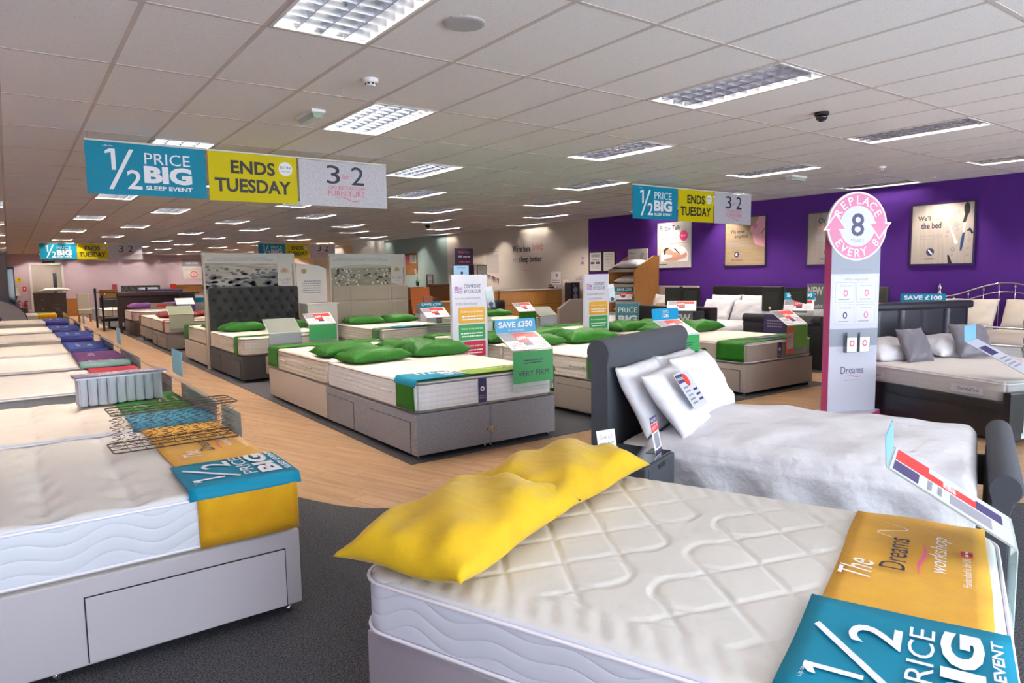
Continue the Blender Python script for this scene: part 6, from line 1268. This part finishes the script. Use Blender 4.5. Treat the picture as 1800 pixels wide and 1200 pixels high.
for k in range(9):
    z = .22+.025*k; x = (-.06 if k % 2 else .05)*(.5+k/14); b = MB()
    for q in range(5): a = q*2*PI/5; b.add([(x, 0, z), (x+.028*math.cos(a-.5), -.01, z+.028*math.sin(a-.5)), (x+.04*math.cos(a), -.012, z+.04*math.sin(a)), (x+.028*math.cos(a+.5), -.01, z+.028*math.sin(a+.5))], [(0, 1, 2, 3)])
    b.build('blossom', mat('orchid_white', '#d8dcc4', .6), t)
t = thing('side_cabinet', 'dark walnut side cabinet with the copper chair in front', 'cabinet', (7.75, 15.6, 0)); MB().box(0, 1.2, 0, .45, 0, .93, .006).build('carcass', WOODD, t); MB().box(-.02, 1.22, -.02, .47, .93, .96, .004).build('top', WOODD, t)
for k in range(2): d = MB().box(.03+k*.58, .57+k*.58, -.018, 0, .06, .88, .004).build('door', WOODD, t); MB().box(.27+k*.58, .33+k*.58, -.03, -.018, .45, .47).build('handle', CHR, d)
MB().box(.55, .85, .05, .35, .96, 1.26, .01).build('plant_plinth', WOODD, t)
t = thing('copper_chair', 'glossy copper coloured chair near the sage wall', 'chair', (8.22, 15.05, 0)); COP = mat('copper_vinyl', '#c0703c', .25)
MB().prism([(0, .62), (.03, .62), (.10, .92), (.14, 1.24), (.11, 1.26), (.06, .94)], -.26, .26, lambda a, b, c_: (c_, a, b)).build('backrest', COP, t); MB().box(-.26, .26, -.45, .04, .52, .62, .03).build('seat', COP, t)
for a in (-.22, .22):
    for b in (-.40, .0): MB().tube([(a, b, 0), (a, b, .52)], .014, 6).build('leg', CHR, t)
t = thing('leaflet_box', 'pink and grey leaflet box left of the SAVE £200 stand', 'box', (6.50, 12.0, .68)); MB().box(0, .36, 0, .2, -.2, .12, .005).build('lower_box', LILP, t); MB().box(0, .36, .0, .2, .12, .30, .005).build('upper_box', mat('dusty_pink', '#a98b90', .5), t); MB().box(.10, .3, .02, .08, .30, .46).build('leaflets', mat('brochure_print', '#9a5a48', .5), t); MB().box(.02, .34, .05, .15, -.68, -.2).build('pedestal', LILP, t)
t = thing('speaker_tower', 'tall black tower unit at the right end of the counter', 'speaker', (11.68, 13.45, 0)); MB().box(0, .30, 0, .25, 0, 1.31, .01).build('cabinet', BLK, t)
for z in (.95, 1.12): MB().lathe([(.001, .0), (.07, 0), (.08, .01), (.001, .012)], n=16).build('driver', mat('driver_grey', '#8b8b8e', .3, .6), t, (.14, 0, z), (PI/2, 0, 0))
MB().lathe([(.001, .0), (.02, 0), (.001, .02)], n=10).build('tweeter', CHR, t, (.10, 0, 1.23), (PI/2, 0, 0))
t = thing('grey_headboard', 'low grey-brown sloping bed end behind the blank grey stand', 'headboard', (9.40, 11.2, 0)); MB().prism([(0, 0), (.72, 0), (.72, 1.0), (.34, 1.0), (0, .80)], 0, .08, lambda a, b, c_: (a, c_, b)).build('panel', mat('mushroom_fabric', '#85786f', .8), t); MB().box(0, .72, .08, .12, 0, .3).build('foot_rail', BLK, t)
t = thing('desk_phone', 'black telephone on the reception counter top', 'telephone', (11.55, 14.06, 1.16)); MB().box(0, .18, 0, .16, 0, .05, .01).build('body', BLK, t); MB().tube([(.02, .02, .06), (.02, .02, .09), (.02, .14, .09), (.02, .14, .06)], .014, 8).build('handset', BLK, t); MB().box(.07, .16, -.002, .02, .02, .05).build('display', WHT, t)
t = thing('plant', 'small green plant on the low desk', 'plant', (9.75, 14.7, .90)); MB().lathe([(.04, 0), (.055, .08), (.001, .08)], n=10).build('pot', WHT, t)
b = MB()
for k in range(60): a = rr.uniform(0, 6.3); r_ = rr.uniform(.02, .10); z = .08+rr.uniform(0, .16); b.add([(r_*math.cos(a), r_*math.sin(a), z), (r_*math.cos(a)+.02, r_*math.sin(a), z+.02), (r_*math.cos(a), r_*math.sin(a)+.02, z+.035)], [(0, 1, 2)])
o = b.build('foliage', mat('soft_green', '#8fae7a', .6), t); o['kind'] = 'stuff'

# ================================================================ THE FAR AISLE
RDP = mat('burgundy_satin', '#7c1c22', .5); EXB = mat('espresso_wood', '#2a1512', .35)
def far(lb, lm, y, rz, base, x=3.40, W=1.5, L=1.95, legs=None, H=.27, dr='', zt=.38):
    if lb: divan(lb, x, y, rz, W, L, base, dr, zt, legs=legs, foot=.05 if legs is None else .13)
    return mattress(lm, x, y, rz, zt+.002, W-.02, L-.02, H, MCT, mat('cream_fleece_border', '#cfc4b8', .8), None, (12, 14, 2), handles=False, pipe=mat('dark_piping', '#3b3438', .6))
far('grey divan base with drawers left of the valley picture panel', 'cream mattress with dark piping on the grey base left of the valley panel', 17.15, 0, mat('mid_taupe_base', '#7c746f', .8), dr='l')
far('grey base on short wooden legs beside the aisle', 'cream mattress with a red cloth at its far end, on the legged base', 19.1, PI, mat('mid_taupe_base', '#7c746f'), legs=EXB, L=1.8)
far('dark brown divan base in front of the espresso headboard', 'cream mattress in front of the espresso headboard', 21.95, 0, BBRN, L=1.9, zt=.42)
far(None, 'white mattress beside the black metal bed posts', 25.25, 0, BLK, x=3.0, W=1.42, L=1.88)
ZF = .38+.272
drape('foot_cloth', 'narrow dark red scarf on the grey divan left of the valley panel', 'foot cloth', 3.40, 17.15, 0, ZF+.006, 1.48, -.72, -.50, .40, .5, RDP, seed=61); drape('foot_cloth', 'dark red cloth over the far end of the legged divan', 'foot cloth', 3.40, 19.1, PI, ZF+.006, 1.48, -.89, -.60, .40, .4, RDP, seed=62)
drape('foot_cloth', 'mauve scarf on the dark brown divan', 'foot cloth', 3.40, 21.95, 0, .42+.278, 1.48, -.76, -.56, .44, .5, mat('mauve_satin', '#8d4f86', .5), seed=63)
pillow('long burgundy satin pillow beside the aisle', 3.15, 17.75, ZF+.06, .05, .85, .5, .22, RDP, seed=111); pillow('burgundy satin pillow farther from the aisle', 3.85, 17.85, ZF+.05, .0, .7, .45, .18, RDP, seed=112); pillow('purple satin pillow on the aisle side below the espresso headboard', 3.05, 22.5, ZF+.13, 0, .7, .45, .2, mat('violet_satin', '#6b3580', .5), seed=113); pillow('purple satin pillow right of centre below the espresso headboard', 3.85, 22.5, ZF+.13, 0, .6, .45, .2, mat('violet_satin', '#6b3580'), seed=114)
t = thing('brochure_box', 'grey and red printed strip across the purple pillows', 'box', (3.0, 22.15, .72)); MB().box(.25, .85, 0, .12, -.02, .15, .01).build('wrap', mat('mushroom_wrap', '#8f8078', .6), t); f = Fr((.3, -.001, 0), (1, 0, 0), (0, 0, 1), t); plate(f, .12, .04, .36, .11, RED, 'red_print')
t = thing('wooden_headboard', 'long espresso sleigh headboard below the distant banners', 'headboard', (2.55, 23.1, 0)); MB().box(0, 1.62, 0, .08, .3, 1.10, .01).build('panel', EXB, t); MB().box(-.04, 1.66, -.05, .12, 1.04, 1.20, .05).build('scroll_rail', EXB, t)
for x in (-.03, 1.55): MB().box(x, x+.10, -.02, .10, 0, 1.10, .01).build('post', EXB, t)
for k, (x, y, w__, h, lab) in enumerate(((2.35, 26.2, 1.2, 1.0, 'black padded headboard of the farthest aisle bed'), (4.45, 25.2, .75, 1.12, 'second black headboard right of the espresso headboard'), (4.70, 19.8, .35, 1.22, 'tall narrow navy headboard beside the valley picture panel'))): headboard(lab, x+w__/2, y, 0, w__, h, .08, LTB, z0=.2)
headboard('grey deep-buttoned headboard in front of the lilac back wall', 4.65, 34.0, 0, 1.52, 1.31, .09, mat('slate_tweed', '#5b5b5e', .85), buttons=(.2, .15), z0=.2)
def block(nm, lab, cat, x, y, w_, d, h, m, dr=3):
    t = thing(nm, lab, cat, (x, y, 0)); MB().box(0, w_, 0, d, 0, h-.03, .004).build('carcass', m, t); MB().box(-.02, w_+.02, -.02, d, h-.03, h, .004).build('top', m, t)
    for k in range(dr):
        z0 = .06+(h-.12)*k/dr; z1 = .06+(h-.12)*(k+1)/dr-.02; q = MB().box(.03, w_-.03, -.015, 0, z0, z1, .003).build('drawer_front', m, t)
        for s in (.25, .75): MB().lathe([(.001, .02), (.018, .012), (.008, 0)], n=8).build('knob', CHR, q, (w_*s, -.015, (z0+z1)/2), (PI/2, 0, 0))
block('chest_of_drawers', 'dark grey wooden chest of drawers in front of the back door', 'chest of drawers', .68, 30.0, .98, .5, 1.12, mat('driftwood', '#4f4541', .6, speck=(8, '#3c3431', .5)), 3)
pillow('pale folded mattress topper on the chest of drawers', 1.38, 30.2, 1.22, .05, .85, .5, .16, LTW, seed=120, name='mattress_topper', cat='bedding'); pillow('grey folded blanket under the topper on the chest', .98, 30.15, 1.17, 0, .6, .45, .10, mat('putty_knit', '#a39a8c', .8), seed=121, name='folded_blanket', cat='bedding')
block('chest_of_drawers', 'long oak chest right of the grey buttoned headboard', 'chest of drawers', 6.05, 34.0, 1.35, .5, 1.30, WOODL, 4)
block('bedside_cabinet', 'oak bedside cabinet with drawers by the back wall', 'cabinet', 2.02, 36.0, .52, .45, .78, WOODL, 3); block('chest_of_drawers', 'narrow oak chest left of the grey buttoned headboard', 'chest of drawers', 3.12, 34.2, .66, .45, 1.15, WOODL, 4)
t = thing('sale_card', 'small pink card standing on the narrow oak chest', 'card', (3.6, 34.3, 1.15)); MB().box(0, .18, 0, .01, 0, .22).build('card', PINK, t); MB().box(0, .18, 0, .06, 0, .01).build('card_foot', WHT, t)
t = thing('white_chair', 'cream slip-covered chair beside the far aisle', 'chair', (2.02, 30.2, 0)); MB().box(0, .40, .35, .42, .36, 1.08, .03).build('backrest', mat('calico_cover', '#cfc7b4', .85), t); MB().box(-.01, .42, -.1, .40, .30, .48, .03).build('seat', mat('calico_cover', '#cfc7b4'), t)
for a in (.02, .38):
    for b in (-.06, .36): MB().box(a-.02, a+.02, b-.02, b+.02, 0, .31).build('leg', WOODL, t)
# metal bed
t = thing('metal_bed', 'black metal bed frame with tall posts by the far aisle', 'bed frame', (3.0, 25.2, 0)); MTL = mat('black_metal', '#17161a', .4, .6)
for x, y, h in ((-.75, -1.0, 1.12), (.75, -1.0, 1.12), (-.75, 1.0, 1.30), (.75, 1.0, 1.30)): MB().lathe([(.03, 0), (.03, h-.12), (.045, h-.10), (.03, h-.07), (.042, h-.03), (.001, h)], n=10).build('post', MTL, t, (x, y, 0))
for y, z in ((-1.0, .95), (-1.0, .45), (1.0, 1.15), (1.0, .6)): MB().tube([(-.75, y, z), (.75, y, z)], .012, 6).build('rail', MTL, t)
for k in range(1, 6): MB().tube([(-.75+.25*k, -1.0, .45), (-.75+.25*k, -1.0, .95)], .008, 5).build('spindle', MTL, t)
MB().box(-.75, .75, -1.0, 1.0, .33, .378).build('slat_base', MTL, t)
MB().tube([(-.2, -1.06, .0), (-.2, -1.06, .7), (-.1, -1.06, .82), (.5, -1.06, .86)], .015, 6).build('curved_guard', MTL, t)
t, fv, fs = stand('white price stand on the bed before the espresso headboard', 3.95, 20.9, 0, .84, .48, .16, (.24, .18), None, mat('violet_strip', '#5f3a90'), None, sheet=False); plate(fs, .01, .01, .47, .28, WHT, 'price_card', .0035, .005)
t = thing('printed_board', 'grey and teal printed board beside the navy headboard', 'display board', (4.42, 22.0, 0)); MB().box(0, .34, 0, .04, 0, 1.12, .004).build('board', mat('fog_board', '#a59c98', .5), t); f = Fr((0, -.001, 0), (1, 0, 0), (0, 0, 1), t); plate(f, 0, .86, .34, 1.0, TEAL, 'teal_band'); plate(f, 0, 1.0, .34, 1.08, WHT, 'white_band'); smalltext(f, .04, .5, .3, .8, 5, GREYI)
t = thing('bedding_stack', 'white bedding on a navy mattress above the espresso headboard', 'bedding', (4.2, 30.5, 0)); MB().box(0, 1.5, 0, 1.2, .05, .9, .02).build('base', BBRN, t); MB().box(0, 1.5, 0, 1.2, .9, 1.16, .05).build('mattress', mat('indigo_mattress', '#2c2a55', .6), t); MB().box(-.05, .6, .1, .5, 1.16, 1.24, .03).build('folded_sheet', WHT, t)
t = thing('red_flash', 'small red price sign on the navy mattress stack', 'sign', (5.25, 30.6, 1.16)); MB().box(0, .22, 0, .01, 0, .2).build('card', RED, t); MB().box(0, .22, 0, .08, 0, .01).build('card_foot', WHT, t)
# back wall fittings
t = thing('notice_poster', 'white and grey notice with a red ring on the lilac back wall', 'notice', (8.05, YB-.001, 1.55)); f = Fr((0, -.02, 0), (1, 0, 0), (0, 0, 1), t); plate(f, 0, .72, 1.05, 1.08, GREYI, 'grey_header', -.018, 0); plate(f, .02, 0, 1.05, .68, PW1, 'sheet', -.018, 0); txt(f, 'YOUR STORE', .2, .84, .85, .95, WHT); smalltext(f, .1, .5, .9, .62, 2, GREYI); shape(f, ell(.6, .27, .19, .19, 28), RED, 'red_ring', 0, .001); shape(f, ell(.6, .27, .14, .14, 24), PW1, 'ring_centre', .001, .002); txt(f, '8', .56, .2, .64, .35, RED, h=.003)
def exting(lab, x, y, h=.55):
    t = thing('fire_extinguisher', lab, 'fire extinguisher', (x, y, 0)); MB().lathe([(.07, 0), (.085, .02), (.085, h-.14), (.06, h-.05), (.025, h), (.001, h)], n=16).build('cylinder', mat('extinguisher_red', '#a6161b', .3), t, smooth=True); MB().box(-.02, .10, -.015, .015, h, h+.05, .004).build('lever', BLK, t); MB().tube([(-.02, 0, h), (-.12, -.02, h-.06), (-.13, -.02, .15)], .012, 6).build('hose', BLK, t); MB().box(-.05, .05, -.087, -.084, .12, .26).build('label_panel', WHT, t)
exting('left red fire extinguisher by the back corner', .30, 41.0); exting('right red fire extinguisher beside the back door', .60, 41.6)
t = thing('safety_sign', 'yellow diamond warning sign near the back corner', 'sign', (.42, YB-.001, 1.62)); f = Fr((0, -.01, 0), (1, 0, 0), (0, 0, 1), t); shape(f, [(0, -.17), (.17, 0), (0, .17), (-.17, 0)], mat('warning_yellow', '#d9c21a', .5), 'plate', -.008, 0); shape(f, [(-.012, -.02), (.012, -.02), (.018, .08), (-.018, .08)], BLK, 'symbol_bar', 0, .001); shape(f, ell(0, -.055, .015, .015, 10), BLK, 'symbol_dot', 0, .001)
t = thing('safety_sign', 'small red and white fire sign above the right extinguisher', 'sign', (.62, YB-.001, 1.05)); f = Fr((0, -.01, 0), (1, 0, 0), (0, 0, 1), t); plate(f, -.08, 0, .08, .24, RED, 'plate', -.008, 0); shape(f, ell(0, .14, .04, .05, 10), WHT, 'symbol', 0, .001)
t = thing('exit_sign', 'dark hanging exit sign with a green lamp above the back door', 'sign', (1.36, 40.0, 2.42)); MB().box(0, .50, 0, .03, 0, .10, .003).build('sign_box', mat('dark_green_box', '#10241c', .4), t); f = Fr((0, -.001, 0), (1, 0, 0), (0, 0, 1), t); txt(f, 'EXIT', .12, .025, .38, .075, mat('dim_green', '#2c6b46'))
for x in (.05, .45): MB().tube([(x, .015, .10), (x, .015, ZC-2.42)], .003, 4).build('hanger', CHR, t)
MB().box(.34, .42, 0, .03, -.06, 0).build('green_lamp', mat('green_lamp_glow', '#6fe0a0', .4, emit=1.), t)
t = thing('wardrobe', 'tall dark brown wardrobe end at the left edge of the picture', 'wardrobe', (-.95, 20.6, 0)); MB().box(0, .93, 0, .55, .06, 2.26, .006).build('carcass', EXB, t); MB().box(-.02, .95, -.02, .57, 0, .06).build('plinth', EXB, t); MB().box(-.02, .95, -.03, .58, 2.22, 2.29, .01).build('cornice', EXB, t); MB().box(.02, .46, -.02, 0, .1, 2.2, .004).build('door', EXB, t); MB().box(.48, .91, -.02, 0, .1, 2.2, .004).build('door', EXB, t)
t = thing('floor_mirror', 'tall dark framed panel behind the wardrobe at far left', 'mirror', (-.10, 24.4, 0)); MB().box(0, .24, 0, .05, 0, 1.98, .005).build('frame', BLK, t); MB().box(.03, .21, -.004, 0, .1, 1.9).build('glass', mat('dusky_glass', '#1c2228', .08), t)
t = thing('headboard', 'pale grey curved headboard with black piping at the left edge', 'headboard', (-.60, 20.3, 0)); n = 14
cv = [(.9*math.sin(PI/2*i/n), .62+.55*math.cos(PI/2*i/n)) for i in range(n+1)]
MB().prism([(0, .3)] + cv + [(.9, .3)], 0, .07, lambda a, b, c_: (a, c_, b)).build('panel', mat('silver_fabric', '#a8a5a8', .7), t); MB().tube([(a, -.004, b) for a, b in cv], .012, 6).build('piping', BLK, t)
t = thing('ornament', 'white and navy figurine-shaped lamp among pillows at far left', 'lamp', (.10, 26.0, 0)); MB().box(-.3, .3, -.2, .2, 0, .75, .01).build('table', EXB, t); MB().lathe([(.08, .75), (.12, .80), (.05, .95), (.09, 1.1), (.03, 1.2)], n=14).build('lamp_base', NAVY, t, smooth=True); MB().lathe([(.16, 1.12), (.10, 1.36), (.001, 1.36)], n=18).build('lamp_shade', mat('cream_shade', '#d9d0bd', .8), t)
